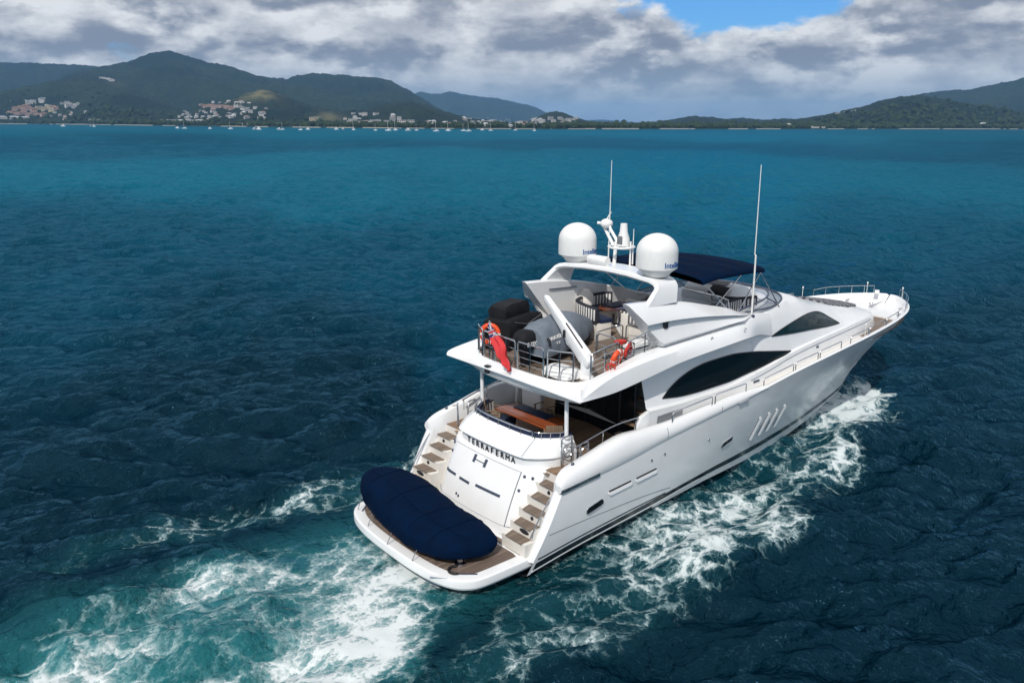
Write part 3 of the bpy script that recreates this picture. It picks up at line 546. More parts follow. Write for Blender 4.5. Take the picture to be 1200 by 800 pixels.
WORDS = {0: ('white apartment block on the upper rows of the hillside resort at far left', 'white blocks on the upper rows of the far left resort'), 1: ('terracotta roofed villa in the middle rows of the hillside resort at far left', 'terracotta villas of the far left resort'),
         2: ('yellow apartment building among the terracotta villas at far left', 'yellow buildings among the terracotta villas'), 3: ('pinkish villa with a red roof low on the far left shore', 'pink villas low on the far left shore'), 4: ('long white waterfront building on the beach at the left edge', 'long white buildings on the left beach'),
         5: ('pale building among trees right of the far left resort', 'scattered buildings right of the far left resort'), 6: ('pale hillside villa standing alone high on the dark spur', 'villas high on the dark spur'), 7: ('terracotta terrace house in the long row halfway up the town hill', 'terracotta row halfway up the town hill'),
         8: ('white house on the crest of the town hill below the grassy clearing', 'white houses on the crest of the town hill'), 9: ('small white house among the trees on the town hill', 'white houses scattered on the town hill'), 10: ('long low white building on the waterfront below the town hill', 'white waterfront buildings below the town hill'),
         11: ('tan block standing at the marina right of the town hill', 'tan blocks at the marina'), 12: ('white apartment block at the marina behind the masts', 'white apartment blocks at the marina'), 13: ('small pale house on the slope above the marina apartments', 'houses above the marina apartments'),
         14: ('pale waterfront building right of the marina', 'waterfront buildings right of the marina'), 15: ('tiny white house in the dense low town left of the cone shaped hill', 'houses of the low town left of the cone hill'), 16: ('white house round the foot of the small cone shaped hill', 'houses round the cone hill'),
         17: ('long white house high on the ridge of the right hand hill', 'white houses on the right ridge'), 18: ('tiny house near the shore left of the right hand hill', 'houses near the shore left of the right hill'), 19: ('tiny house on the shore under the right hand hill', 'houses on the shore under the right hill'), 20: ('tiny pale house on the shore between marina and low town', 'houses between marina and low town')}
CATN = {'house': 'house', 'block': 'building', 'terra': 'house', 'yellow': 'building', 'pink': 'house', 'long': 'building'}
SITES = []
for k, lst in BLD.items():
    for kind, b, e, w_ in lst:
        x, y, z, r = site(b, e); s = w_ / BASEW[kind] * (1.2 if k in (13, 14, 15, 16, 18, 19, 20) else (.72 if k <= 5 else .85)); me = random.choice(VAR[kind])
        o = bpy.data.objects.new('shore_' + CATN[kind], me); COL.objects.link(o); o.location = (x, y, z); o.scale = (s, s, s * .95 + .05); o.rotation_euler = (0, 0, R(b - 90) + random.uniform(-.5, .5)); tag(o, WORDS[k][0], CATN[kind], WORDS[k][1]); SITES.append((x, y, s * 14))
# ---- boats at anchor off the town
def boat_mesh(kind):
    mb = MB(); L_ = 12.0; rows = []
    for i in range(9):
        t_ = i / 8; w_ = 1.9 * (1 - t_ ** 3) ** .8 * (.8 + .2 * min(1, t_ * 3)); rows.append([(-L_ / 2 + L_ * t_, -w_, 1.25 + .3 * t_), (-L_ / 2 + L_ * t_ * .95, -w_ * .75, -.2), (-L_ / 2 + L_ * t_ * .95, w_ * .75, -.2), (-L_ / 2 + L_ * t_, w_, 1.25 + .3 * t_)])
    mb.grid(rows, cv=True); mb.fan(rows[0]); n0 = len(mb.f)
    if kind == 's':
        mb.box((-.3, 0, 1.7), (5.5, 2.2, .8), taper=.8); mb.tube([(.6, 0, 1.3), (.6, 0, 17)], .17, 6); mb.tube([(.5, 0, 3.0), (-4.8, 0, 3.0)], .26, 6); n1 = len(mb.f)
        mb.tube([(5.6, 0, 1.5), (.7, 0, 16.5)], .07, 4); mb.tube([(-5.6, 0, 1.4), (.55, 0, 16.8)], .05, 4)
    else:
        mb.box((.2, 0, 2.2), (6.5, 3.2, 1.7), taper=.85); mb.box((-.4, 0, 3.7), (4.2, 2.6, 1.2), taper=.85); n1 = len(mb.f); mb.box((.5, 0, 2.5), (6.3, 3.24, .5))
    me = bpy.data.meshes.new('anchored_boat'); me.from_pydata(mb.v, [], mb.f); me.materials.append(M['gel']); me.materials.append(M['dark'])
    for i, p_ in enumerate(me.polygons): p_.material_index = 1 if i >= n1 else 0
    return me
BM_ = {'s': boat_mesh('s'), 'm': boat_mesh('m')}
for kind, b, r in [q for k, q in enumerate(BOATS) if k % 3 != 1]:
    r = min(r, float(SHORE(b)) - 70); o = bpy.data.objects.new('sailing_boat' if kind == 's' else 'motor_boat', BM_[kind]); COL.objects.link(o); o.location = (ORG[0] + r * math.cos(R(b)), ORG[1] + r * math.sin(R(b)), 0); o.rotation_euler = (0, 0, R(b) + random.uniform(.5, 2.6)); s = random.uniform(.5, .8); o.scale = (s,) * 3
    zone = 'off the far left resort' if b > 75 else ('off the town hill waterfront' if b > 62.5 else ('off the marina' if b > 54.5 else 'off the low town beside the cone hill'))
    tag(o, ('white sailing boat with a bare mast anchored ' if kind == 's' else 'white motor boat anchored ') + zone, 'boat', ('sailing boats ' if kind == 's' else 'motor boats ') + zone)
# ---- trees along the shore and between the houses
ico = bmesh.new(); bmesh.ops.create_icosphere(ico, subdivisions=1, radius=1.0); IV = np.array([v.co[:] for v in ico.verts]); IF = np.array([[v.index for v in f.verts] for f in ico.faces]); ico.free()
NT_ = 5200; tb = RNG.uniform(17, 88, NT_); tr_ = SHORE(tb) + 45 + np.abs(RNG.normal(0, 260, NT_)); town = ((tb > 46.4) & (tb < 56.5)) | ((tb > 64) & (tb < 72)) | ((tb > 76.3) & (tb < 82)); keep = ~(town & (RNG.random(NT_) < .72)); tb, tr_ = tb[keep], tr_[keep]; NT_ = len(tb); tz = terrain(tb, tr_, False)
NV = []; NF = []
for q in range(NT_):
    s = RNG.uniform(2.6, 5.2) * (1 + (tr_[q] > 2300) * .4)
    V = IV * (s * RNG.uniform(.8, 1.4), s * RNG.uniform(.8, 1.4), s * RNG.uniform(.7, 1.2)) * (1 + .25 * RNG.normal(size=(len(IV), 1))) + (ORG[0] + tr_[q] * math.cos(R(tb[q])), ORG[1] + tr_[q] * math.sin(R(tb[q])), tz[q] + s * .7); NV.append(V); NF.append(IF + q * len(IV))
mt = mat('shore_foliage', (.028, .045, .017), .9, spec=.1, var=.5, scale=.05)
to = mesh_np('shore_trees', np.concatenate(NV), np.concatenate(NF), mt, 'stuff', smooth=False); tag(to, 'dark green band of trees along the far shore', 'trees')
import math
# ---------------------------------------------------------------- yacht shape functions (boat axes: X forward, Y to port, Z up, metres)
hullB = C((3.75, 3.2), (5, 3.24), (8, 3.29), (12, 3.36), (16, 3.3), (20, 3.1), (23, 2.8), (25.5, 2.32), (27.2, 1.66), (28.2, .95), (28.65, .45), (28.8, 0.02))
hullZ = C((3.75, 2.2), (5, 2.32), (6.3, 2.44), (7.8, 2.65), (10, 2.88), (12, 3.09), (13, 3.2), (16, 3.46), (20, 3.64), (24, 3.75), (28.8, 3.82))
chY = C((2.6, 3.06), (5, 3.03), (8, 2.94), (10.5, 2.78), (12.2, 2.63), (14, 2.43), (17, 2.02), (20, 1.42), (23.5, .64), (25.6, 0.02))
chZ = C((2.6, .04), (5, .24), (8, .33), (10.5, .33), (12.2, .27), (14, .2), (17, .15), (20, .12), (23, .16), (24.5, .35), (25.6, .72))
def hull_pt(u, v):
    """u along the hull 0..1, v from chine 0 to the top 1; starboard and port by sign outside"""
    g = u ** 0.92
    xt = 3.75 + 25.05 * g; xc = 2.6 + 23.0 * g
    yt, zt, yc, zc = hullB(xt), hullZ(xt), chY(xc), chZ(xc)
    p = 1.0 + 0.75 * np.clip((u - .25) / .75, 0, 1) ** 1.3
    q = 1.0 + 0.12 * np.clip((u - .6) / .4, 0, 1)
    bulge = 0.06 * np.sin(np.pi * v) * (1 - np.clip(u / .5, 0, 1))
    return np.array([xc + (xt - xc) * v ** q, yc + (yt - yc) * v ** p + bulge, zc + (zt - zc) * v])
def hull_uv(X, Z):
    u, v = np.clip((X - 3) / 25, 0.01, .99), .5
    for _ in range(40):
        p = hull_pt(u, v); du = (hull_pt(u + 1e-4, v) - p) / 1e-4; dv = (hull_pt(u, v + 1e-4) - p) / 1e-4
        J = np.array([[du[0], dv[0]], [du[2], dv[2]]]); s = np.linalg.solve(J, [X - p[0], Z - p[2]])
        u = float(np.clip(u + .8 * s[0], 0, 1)); v = float(np.clip(v + .8 * s[1], 0, 1.0))
    return u, v
def hull_y(X, Z): return hull_pt(*hull_uv(X, Z))[1]

# cabin: half sections, (Y, Z) from the deck edge up
deckZ = C((4, 2.3), (6.5, 2.35), (8, 2.72), (10, 2.92), (12, 3.06), (16, 3.3), (20, 3.4), (24, 3.36), (28.8, 3.38))
CAB = [
    (7.7,  [(2.74, 2.6), (2.80, 3.48), (2.66, 3.53), (2.42, 4.42), (2.3, 4.5)]),
    (9.3,  [(2.80, 2.85), (2.80, 3.40), (2.68, 3.44), (2.40, 4.62), (2.2, 4.75)]),
    (11.5, [(2.84, 3.03), (2.78, 3.38), (2.68, 3.42), (2.40, 4.70), (2.2, 4.86)]),
    (13.2, [(2.84, 3.13), (2.77, 3.54), (2.66, 3.58), (2.42, 4.70), (2.3, 4.95)]),
    (14.2, [(2.82, 3.2), (2.75, 3.66), (2.64, 3.70), (2.44, 4.69), (2.36, 5.12)]),
    (15.5, [(2.78, 3.27), (2.68, 3.83), (2.57, 3.87), (2.42, 4.58), (2.28, 5.2)]),
    (17.0, [(2.70, 3.33), (2.58, 3.93), (2.48, 3.97), (2.34, 4.50), (2.10, 5.16)]),
    (18.5, [(2.60, 3.37), (2.46, 3.97), (2.37, 4.01), (2.22, 4.40), (1.90, 4.83)]),
    (19.5, [(2.50, 3.39), (2.36, 3.98), (2.27, 4.02), (2.12, 4.29), (1.75, 4.60)]),
    (21.0, [(2.32, 3.4), (2.18, 3.98), (2.09, 4.01), (1.92, 4.15), (1.5, 4.33)]),
    (22.5, [(2.08, 3.38), (1.94, 3.94), (1.86, 3.97), (1.7, 4.06), (1.3, 4.15)]),
    (24.0, [(1.66, 3.37), (1.5, 3.86), (1.42, 3.89), (1.25, 3.95), (0.9, 4.0)]),
    (24.9, [(1.16, 3.37), (1.0, 3.76), (0.94, 3.78), (.8, 3.82), (.5, 3.85)]),
    (25.35, [(.55, 3.37), (.42, 3.6), (.38, 3.61), (.3, 3.63), (.15, 3.64)]),
]
CABX = [s[0] for s in CAB]
CABC = [[(Curve1(CABX, [s[1][k][0] for s in CAB])), (Curve1(CABX, [s[1][k][1] for s in CAB]))] for k in range(5)]
roofZ = C((13.2, 5.55), (14.2, 5.62), (15.5, 5.7), (17.0, 5.68), (17.8, 5.48), (19, 5.12), (20, 4.88), (21, 4.66), (22.5, 4.4), (24, 4.12), (24.9, 3.93), (25.35, 3.66))
roofY = C((13.2, 2.1), (15.5, 2.0), (17, 1.55), (18.5, 1.3), (20, 1.2), (22.5, 1.0), (24, .6), (25.35, .1))
def cab_pts(X): return [(float(a(X)), float(b(X))) for a, b in CABC]
def cab_y(X, Z):
    P = cab_pts(X); return float(np.interp(Z, [p[1] for p in P], [p[0] for p in P]))
# transom: aft face of the garage block
TR = C((0.40, 2.96), (.6, 3.0), (.9, 3.11), (1.4, 3.31), (1.95, 3.55), (2.3, 3.72))
def tr_x(Y, Z): a = abs(Y); return float(TR(Z)) - .07 * math.sin(math.pi * min(1, max(0, (Z - .42) / 1.88))) * max(0, 1 - a / 2.06) + 0.025 * a * a + (0.34 * max(0, (a - 1.35) / .7) ** 2.0)
# ================================================================ the yacht
Y = thing('motor_yacht', (0, 0, 0), 'large white three deck motor yacht under way with two radar domes and a navy bimini', 'yacht')
SIDES = (-1, 1)
US = [i / 90 for i in range(91)]; VS = [j / 16 for j in range(17)]
def hp(u, v, s, off=0.0):
    p = hull_pt(u, v)
    if off:
        a = hull_pt(min(1, u + .004), v) - hull_pt(max(0, u - .004), v); b = hull_pt(u, min(1, v + .02)) - hull_pt(u, max(0, v - .02))
        n = np.cross(a, b); n /= np.linalg.norm(n); n = n if n[1] > 0 else -n; p = p + n * off
    return (p[0], s * max(p[1], 0), p[2])
mb = MB(); rows = []
for u in US:
    r = [hp(u, v, -1) for v in VS[::-1]]; r += [hp(u, v, 1) for v in VS]
    rows.append(r)
# split in two so that bottom is a separate dark part
half = len(VS)
mb.grid([r[:half] for r in rows]); mb.grid([r[half:] for r in rows])
hull = build('hull', mb, M['gel'], Y, angle=50)
mb = MB(); rows = []
for u in US:
    a = hull_pt(u, 0); k = max(-1.1, -1.1 + 1.6 * max(0, (u - .72) / .28) ** 2); kx = a[0] - .3 * u
    rows.append([(a[0], -a[1], a[2]), (kx, -a[1] * .55, a[2] * .3 + k * .6), (kx, 0, k), (kx, a[1] * .55, a[2] * .3 + k * .6), (a[0], a[1], a[2])])
mb.grid(rows); mb.fan(rows[0])
build('hull_bottom', mb, M['anti'], hull, angle=30)
def band(name, fa, fb, off, material, u0, u1, n=70, parent=None, sides=SIDES):
    for s in sides:
        mb = MB(); rows = []
        for i in range(n + 1):
            u = u0 + (u1 - u0) * i / n; a, b = fa(u), fb(u)
            rows.append([hp(u, a, s, -.01), hp(u, a, s, off), hp(u, (a + b) / 2, s, off), hp(u, b, s, off), hp(u, b, s, -.01)])
        mb.grid(rows); mb.fan(rows[0]); mb.fan(rows[-1])
        build(name, mb, material, parent or hull, angle=60)
st0 = C((0, .135), (.15, .118), (.27, .145), (.46, .165), (.6, .17), (.78, .13), (.92, .07), (1, .03)); st1 = C((0, .042), (.17, .046), (.27, .082), (.46, .092), (.6, .105), (.78, .065), (.92, .03), (1, .01))
band('boot_stripe', lambda u: .192 - .2 * u, lambda u: .172 - .2 * u, .006, M['stripe'], 0.004, .215)
band('boot_stripe', st0, st1, .006, M['stripe'], 0.004, .95)
band('rubbing_strake', lambda u: float(st1(u)) - .002, lambda u: max(.002, float(st1(u)) - .022), .012, M['gel'], 0.004, .30)
band('boot_stripe', lambda u: max(.001, float(st1(u)) - .024), lambda u: .0, .007, M['stripe'], 0.004, .20)
for s in SIDES:
    mb = MB()
    for X in (8.0, 10.6):
        mb.tube([(X, s * (float(hullB(X)) + .028), float(hullZ(X)) + .03), (X, s * (float(hullB(X)) + .03), float(hullZ(X)) + .2), (X, s * (float(hullB(X)) - .015), float(hullZ(X)) + .36)][:3 if X < 10 else 2], .006, 5)
    build('gate_seam', mb, M['grip'], hull)
# sculpted line low on the quarter, and the knuckle trim
band('knuckle_line', lambda u: .48 - 1.3 * u, lambda u: .473 - 1.3 * u, .004, M['grip'], 0.004, .22, 30)
# quarter ends: rounded edge and inner wall beside the stairs
for s in SIDES:
    mb = MB(); rows = []
    for v in [.16 + .84 * k / 14 for k in range(15)]:
        p = hull_pt(0, v); x, y, z = p; yi = 2.86
        row = [(x, s * y, z)]
        for k in range(1, 6):
            a = k / 6 * math.pi / 2; row.append((x - .085 * math.sin(2 * a) - .0, s * (y + (yi - y) * k / 6), z + .02 * math.sin(2 * a)))
        row += [(x + .05, s * yi, z)]
        rows.append(row + [(5.3, s * yi, z)])
    mb.grid(rows); build('quarter_edge', mb, M['gel'], hull, angle=40)
# exhaust ports, vents, skin fittings
def stadium(X, Z, L_, H_, ang, s, off, name, material, parent, rim=None, n=10, tilt=0.0):
    ca, sa = math.cos(ang), math.sin(ang)
    def P(a, b, o):
        x = X + a * ca - b * sa; z = Z + a * sa + b * ca; u, v = hull_uv(x, z); return hp(u, v, s, o)
    loop = []
    for k in range(n + 1):
        t_ = -math.pi / 2 + math.pi * k / n; loop.append((L_ / 2 - H_ / 2 + math.cos(t_) * H_ / 2, math.sin(t_) * H_ / 2))
    for k in range(n + 1):
        t_ = math.pi / 2 + math.pi * k / n; loop.append((-L_ / 2 + H_ / 2 + math.cos(t_) * H_ / 2, math.sin(t_) * H_ / 2))
    mb = MB(); o1 = [P(a, b, -.01) for a, b in loop]; o2 = [P(a, b, off + tilt * (.5 - b / H_)) for a, b in loop]; o3 = [P(a * .97, b * .9, off + tilt * (.5 - .9 * b / H_)) for a, b in loop]
    mb.grid([o1, o2, o3], cv=True); mb.poly(o3)
    ob = build(name, mb, material, parent, angle=50)
    if rim:
        rm = MB(); rm.tube(o2, rim, 6, closed=True); build('rim', rm, M['steel'], ob)
    return ob
for s in SIDES:
    for X, Z, L_, a in ((6.04, 1.66, 1.0, .06), (7.2, 1.72, .98, .06)):
        f = stadium(X, Z, L_, .14, a, s, .008, 'vent_slot', M['gel'], hull, tilt=.035)
        stadium(X - .01, Z + .05, L_ * .95, .055, a, s, .018, 'slot_shade', M['dark'], f)  # dark strip laid over the flush slot, recess shade put in as colour
    for X, Z, L_, a in ((5.02, 1.38, .68, .22), (11.47, 1.61, .62, .22), (22.05, 1.46, .75, .2), (23.35, 1.58, .62, .2)):
        stadium(X, Z, L_, .21 if X < 20 else .13, a, s, .012, 'porthole', M['glass'], hull, rim=.016)
    for X, Z in ((13.29, 1.60), (13.9, 1.61), (14.46, 1.61), (15.06, 1.61)):
        f = stadium(X, Z, .90, .15, 1.30, s, .008, 'engine_vent', M['gel'], hull, tilt=.05)
        stadium(X - .085, Z + .03, .80, .03, 1.30, s, .02, 'vent_shade', M['padgrey'], f)  # thin grey strip painted as the shadow along the vent's aft edge
    for X, Z in ((7.35, 2.17), (7.95, 2.21), (10.2, 2.08)):
        mb = MB(); p = hp(*hull_uv(X, Z), s, .01); mb.lathe(p, [(0.001, .02), (.03, .02), (.04, 0)], 12, (0, s, .15)); build('skin_fitting', mb, M['steel'], hull)

# ---- coaming: bulwark wing that rises aft of midships
cTop = C((3.66, 2.46), (3.78, 2.58), (4.05, 2.69), (4.5, 2.79), (5.0, 2.90), (5.7, 3.07), (6.4, 3.17), (8, 3.13), (10, 3.25), (12, 3.33), (13.2, 3.3))
cIn = C((3.66, .26), (3.9, .36), (4.1, .42), (4.6, .44), (6.0, .44), (7.2, .34), (9, .3), (13.2, .22))
for s in SIDES:
    mb = MB(); rows = []
    for i in range(61):
        X = 3.66 + (13.2 - 3.66) * (i / 60) ** 1.3; b, zc, zt, wi = float(hullB(max(X, 3.75))), float(hullZ(max(X, 3.75))), float(cTop(X)), float(cIn(X))
        
        e = max(.02, zt - zc); o = .025
        rows.append([(X, s * (b - .02), zc - .03), (X, s * (b + o), zc + .02), (X, s * (b + o * 1.2), zc + e * .35), (X, s * (b - .02), zc + e * .72), (X, s * (b - min(.12, wi * .4)), zc + e * .95), (X, s * (b - min(.2, wi * .6)), zt),
                     (X, s * (b - wi + .04), zt - .005), (X, s * (b - wi), zt - .05), (X, s * (b - wi - .02), min(zt - .06, float(deckZ(X)) - .35))])
    mb.grid(rows); mb.fan(rows[0]); cm = build('coaming', mb, M['gel'], Y, angle=50)
    # chrome strake wrapping the nose of the coaming
    mb = MB(); pts = []
    for k in range(14):
        X = 3.68 + k * .11; pts.append((X, s * (float(hullB(max(X, 3.75))) + .02), float(hullZ(max(3.75, X))) + .03))
    pts = [(3.78, s * 2.95, 2.235), (3.66, s * 3.08, 2.235)] + pts
    rows = [[(x, y, z - .06), (x - .0, y + s * .025, z - .05), (x, y + s * .025, z + .05), (x, y, z + .06)] for x, y, z in pts]
    mb.grid(rows); mb.fan(rows[0]); mb.fan(rows[-1]); build('chrome_strake', mb, M['steel'], cm, angle=50)
    mb = MB(); mb.lathe((4.35, s * 2.95, float(cTop(4.35)) - .01), [(.05, 0), (.05, .05), (.035, .07), (.001, .075)], 14); build('deck_light', mb, M['grip'], cm)
    # hand rail on the inner edge of the coaming beside the cockpit
    mb = MB(); pth = bezier([(4.75, s * 2.62, 3.05), (5.4, s * 2.66, 3.2), (6.3, s * 2.7, 3.36), (7.25, s * 2.76, 3.4)], 6); mb.tube(pth, .022, 8)
    for k in (1, 9, 17): mb.tube([pth[k], (pth[k][0], pth[k][1], pth[k][2] - .35)], .016, 6)
    build('hand_rail', mb, M['steel'], cm)
    mb = MB(); mb.tube([(11.5, s * 3.395, 3.03), (12.0, s * 3.4, 3.08)], .03, 6); build('fairlead', mb, M['steel'], cm)

# ---- gunwale, side decks and fore deck
def bulwark_in(X): return .12
for s in SIDES:
    mb = MB(); rows = []
    for i in range(71):
        X = 12.6 + (28.74 - 12.6) * (1 - (1 - i / 70) ** 1.8); b, z = float(hullB(X)), float(hullZ(X)); dz = float(deckZ(X))
        w0 = min(.13, b * .6); w1 = min(.2 + .12 * max(0, (X - 20) / 8), b * .9)
        nx = (28.8 - X) < .6 and .0
        rows.append([(X, s * b, z - .002), (X, s * (b + .012), z + .03), (X, s * (b - .02), z + .05), (X - .0, s * (b - w0), z + .05), (X - .02, s * (b - w0 - .02), z + .03), (X - .1 * (X > 26), s * max(0, b - w1), dz - .02)])
    mb.grid(rows); build('gunwale', mb, M['gel'], hull, angle=50)
mb = MB(); rows = []
for i in range(60):
    X = 7.74 + (21.6 - 7.74) * i / 59; b = float(hullB(X)) - .15; z = float(deckZ(X)); rows.append([(X, -b, z), (X, 0, z + .02), (X, b, z)])
mb.grid(rows); build('side_deck', mb, M['cream'], Y)
mb = MB(); rows = []
for i in range(40):
    X = 21.6 + (28.5 - 21.6) * (1 - (1 - i / 39) ** 1.6); b = max(.02, float(hullB(X)) - .16); z = float(deckZ(X)); rows.append([(X, -b, z), (X, 0, z + .03), (X, b, z)])
mb.grid(rows); build('fore_deck', mb, M['teak'], Y)
mb = MB(); rows = []
for X in (25.6, 26.6, 27.4, 28.0, 28.4):
    b = max(.1, float(hullB(X)) - .35); z = float(deckZ(X)) + .03; rows.append([(X, -b, z - .05), (X, -b * .9, z + .04), (X, 0, z + .07), (X, b * .9, z + .04), (X, b, z - .05)])
mb.grid(rows); mb.fan(rows[0]); bow_pl = build('anchor_platform', mb, M['gel'], Y)
mb = MB(); mb.lathe((27.0, .0, 3.45), [(.001, .22), (.09, .22), (.11, .18), (.07, .13), (.07, .08), (.12, .05), (.12, 0)], 16); mb.tube([(27.1, 0, 3.52), (28.2, 0, 3.6)], .03, 6); build('windlass', mb, M['steel'], bow_pl)
for s in SIDES:
    for X in (25.9, 27.2):
        mb = MB(); b = float(hullB(X)) - .38; mb.tube([(X - .18, s * b, 3.6), (X + .18, s * b, 3.6)], .03, 8)
        for q in (-.07, .07): mb.tube([(X + q, s * b, 3.42), (X + q, s * b, 3.6)], .025, 6)
        build('mooring_cleat', mb, M['steel'], Y)
mb = MB(); mb.box((28.2, .35, 4.0), (.34, .2, .13), .4); mb.tube([(28.2, .35, 3.8), (28.2, .35, 3.98)], .03, 8); build('bow_light', mb, M['white'], Y, bevel=.03)
# hand rails along the gunwale
SEC = [(8.3, 10.2), (10.35, 12.0), (13.05, 14.9), (15.05, 16.6), (16.75, 18.4), (19.2, 20.8), (20.95, 22.6), (22.75, 24.3)]
for s in SIDES:
    for a, b in SEC:
        za, zb = (float(cTop(q)) if q < 13 else float(hullZ(q)) + .05 for q in (a, b))
        mb = MB(); pts = rail_path((a, s * (float(hullB(a)) - .09), za), (b, s * (float(hullB(b)) - .09), zb), .29)
        mb.tube(pts, .019, 8); build('hand_rail', mb, M['steel'], Y)
    mb = MB(); base = []
    for X in (25.6, 26.3, 27.0, 27.6, 28.1, 28.45): base.append((X, s * max(.25, float(hullB(X)) - .09), float(hullZ(X)) + .05))
    tp = bezier([(p[0], p[1], p[2] + .36 - .06 * (k == 0)) for k, p in enumerate(base)], 5); mb.tube(tp, .016, 8)
    for k, p in enumerate(base): mb.tube([p, (p[0], p[1], p[2] + .36)], .013, 6)
    build('bow_rail', mb, M['steel'], Y)
    for X in (20.5, 24.9, 28.2):
        mb = MB(); b = max(.2, float(hullB(X)) - .09); z = float(hullZ(X)) + .05; mb.tube([(X, s * b, z), (X, s * b, z + .46)], .012, 6); mb.lathe((X, s * b, z + .46), [(.03, 0), (.038, .04), (.03, .08), (.001, .09)], 10); build('rail_light', mb, M['white'], Y)

# ---- swim platform
half_out = [(3.0, 3.0), (1.75, 3.0), (1.15, 2.96), (.82, 2.83), (.55, 2.55), (.36, 2.1), (.25, 1.5), (.2, .8)]
out = [(x, -y) for x, y in half_out] + [(.19, 0)] + [(x, y) for x, y in half_out[::-1]]
o2 = bezier([(x, y, 0) for x, y in out], 5)
def inset(P, d_):
    res = []
    for i, p in enumerate(P):
        a, b = P[max(0, i - 1)], P[min(len(P) - 1, i + 1)]; t_ = (b - a).normalized(); n = Vector((t_.y, -t_.x, 0)); n = -n if n.x < 0 and abs(p.y) < 2.4 or (n.y * p.y > 0) else n; res.append(p + n * d_)
    return res
mb = MB(); rings = []
for d_, z in ((.12, .15), (.03, .20), (.0, .26), (.0, .42), (.012, .462), (.05, .485), (.052, .487), (.30, .49), (.305, .475)):
    rings.append([(p.x, p.y, z) for p in inset(o2, d_)])
mb.grid(rings)
loop = rings[-1]; mb.grid([loop, [(3.0, p[1] * .92, .475) for p in loop]])
plat = build('swim_platform', mb, M['gel'], Y, angle=22)
mb = MB(); lp = [(p.x, p.y, .487) for p in inset(o2, .34) if p.x < 2.62]
lo_, hi_ = [(p[0], p[1], .481) for p in lp], lp
back = [(2.6, p[1] * .93, p[2]) for p in lp]
mb.grid([lo_, hi_, back]); build('teak_deck', mb, M['teakplat'], plat)
for y0, y1, x0, x1 in ((-2.0, -1.05, 2.68, 2.84), (-2.72, -2.1, 2.66, 2.9), (1.05, 2.0, 2.68, 2.84)):
    mb = MB(); mb.box(((x0 + x1) / 2, (y0 + y1) / 2, .50), (x1 - x0, y1 - y0, .016)); build('teak_tread', mb, M['teakplat'], plat)
# boarding ladder hatch and drains in the rim
mb = MB(); mb.box((.34, -2.12, .492), (.1, .55, .012), .62); build('ladder_hatch', mb, M['gel'], plat)
mb = MB(); mb.tube(bezier([(.24, -2.2, .3), (.2, -2.0, .3), (.18, -1.8, .3)], 4), .018, 6); mb.tube([(.27, -2.2, .3), (.22, -2.2, .3)], .02, 6); build('grab_handle', mb, M['grip'], plat)
for s in SIDES:
    mb = MB(); mb.box((.95, s * 2.52, .5), (.62, .04, .02), s * .7); build('rim_joint', mb, M['grip'], plat)

# ---- transom block with garage door
mb = MB(); rows = []
zs = [.42, .55, .7, .9, 1.1, 1.35, 1.6, 1.85, 2.05, 2.2, 2.27]
ys = [-2.06 + 4.12 * k / 40 for k in range(41)]
for z in zs: rows.append([(tr_x(y, z), y, z) for y in ys])
rows.append([(tr_x(y, 2.3) + .03, y * .995, 2.30) for y in ys]); rows.append([(tr_x(y, 2.3) + .55, y * .99, 2.305) for y in ys])
mb.grid(rows)
for k in (0, -1):
    side = [r[k] for r in rows]; mb.grid([side, [(4.6, p[1], p[2]) for p in side]])
tran = build('transom', mb, M['gel'], Y, angle=40)
def tr_patch(name, y0, y1, z0, z1, off, material, parent, n=16, m_=10, skew=0.0):
    mb = MB(); rows = []
    for i in range(m_ + 1):
        z = z0 + (z1 - z0) * i / m_; rows.append([(tr_x(y0 + (y1 - y0) * k / n, z + skew * (k / n)) - off, y0 + (y1 - y0) * k / n, z + skew * (k / n)) for k in range(n + 1)])
    mb.grid(rows)
    loop = rows[0] + [r[-1] for r in rows[1:]] + rows[-1][-2::-1] + [r[0] for r in rows[-2:0:-1]]
    mb.grid([loop, [(x + off + .01, y, z) for x, y, z in loop]], cv=True)
    return build(name, mb, material, parent, angle=40)
door = tr_patch('garage_door', -1.5, 1.5, .74, 2.2, .022, M['gel'], tran)
mb = MB()
for y in (-1.51, 1.51): mb.tube([(tr_x(y, z) - .004, y, z) for z in np.linspace(.72, 2.22, 16)], .009, 6)
mb.tube([(tr_x(y, .73) - .004, y, .73) for y in np.linspace(-2.0, 2.0, 24)], .009, 6)
mb.tube([(tr_x(y, 2.215) - .004, y, 2.215) for y in np.linspace(-1.5, 1.5, 24)], .006, 6)
build('door_seam', mb, M['grip'], tran)
for y0, y1, z in ((1.60, 1.02, 1.40), (.80, .28, 1.39), (-.02, -1.08, 1.44)):
    tr_patch('handle_slot', min(y0, y1), max(y0, y1), z - .035, z + .035, .034, M['grip'], door, 8, 2)
for y in (.42, -.10):
    tr_patch('lift_grip', y - .05, y + .05, 1.97, 2.17, .05, M['grip'], door, 2, 4)
mb = MB(); mb.tube([(tr_x(.4, 2.06) - .05, .4, 2.06), (tr_x(-.08, 2.06) - .05, -.08, 2.06)], .013, 6); build('grip_bar', mb, M['grip'], door)
for y, z in ((.74, .93), (.62, .9), (-1.64, 2.12), (-1.85, 2.1), (-1.62, 1.74), (1.66, 1.9), (1.72, 2.12), (1.9, 2.1)):
    mb = MB(); mb.lathe((tr_x(y, z) - .005, y, z), [(.045, -.01), (.045, .02), (.03, .028), (.001, .03)], 12, (-.9, 0, .42)); build('socket', mb, M['grip'], tran)
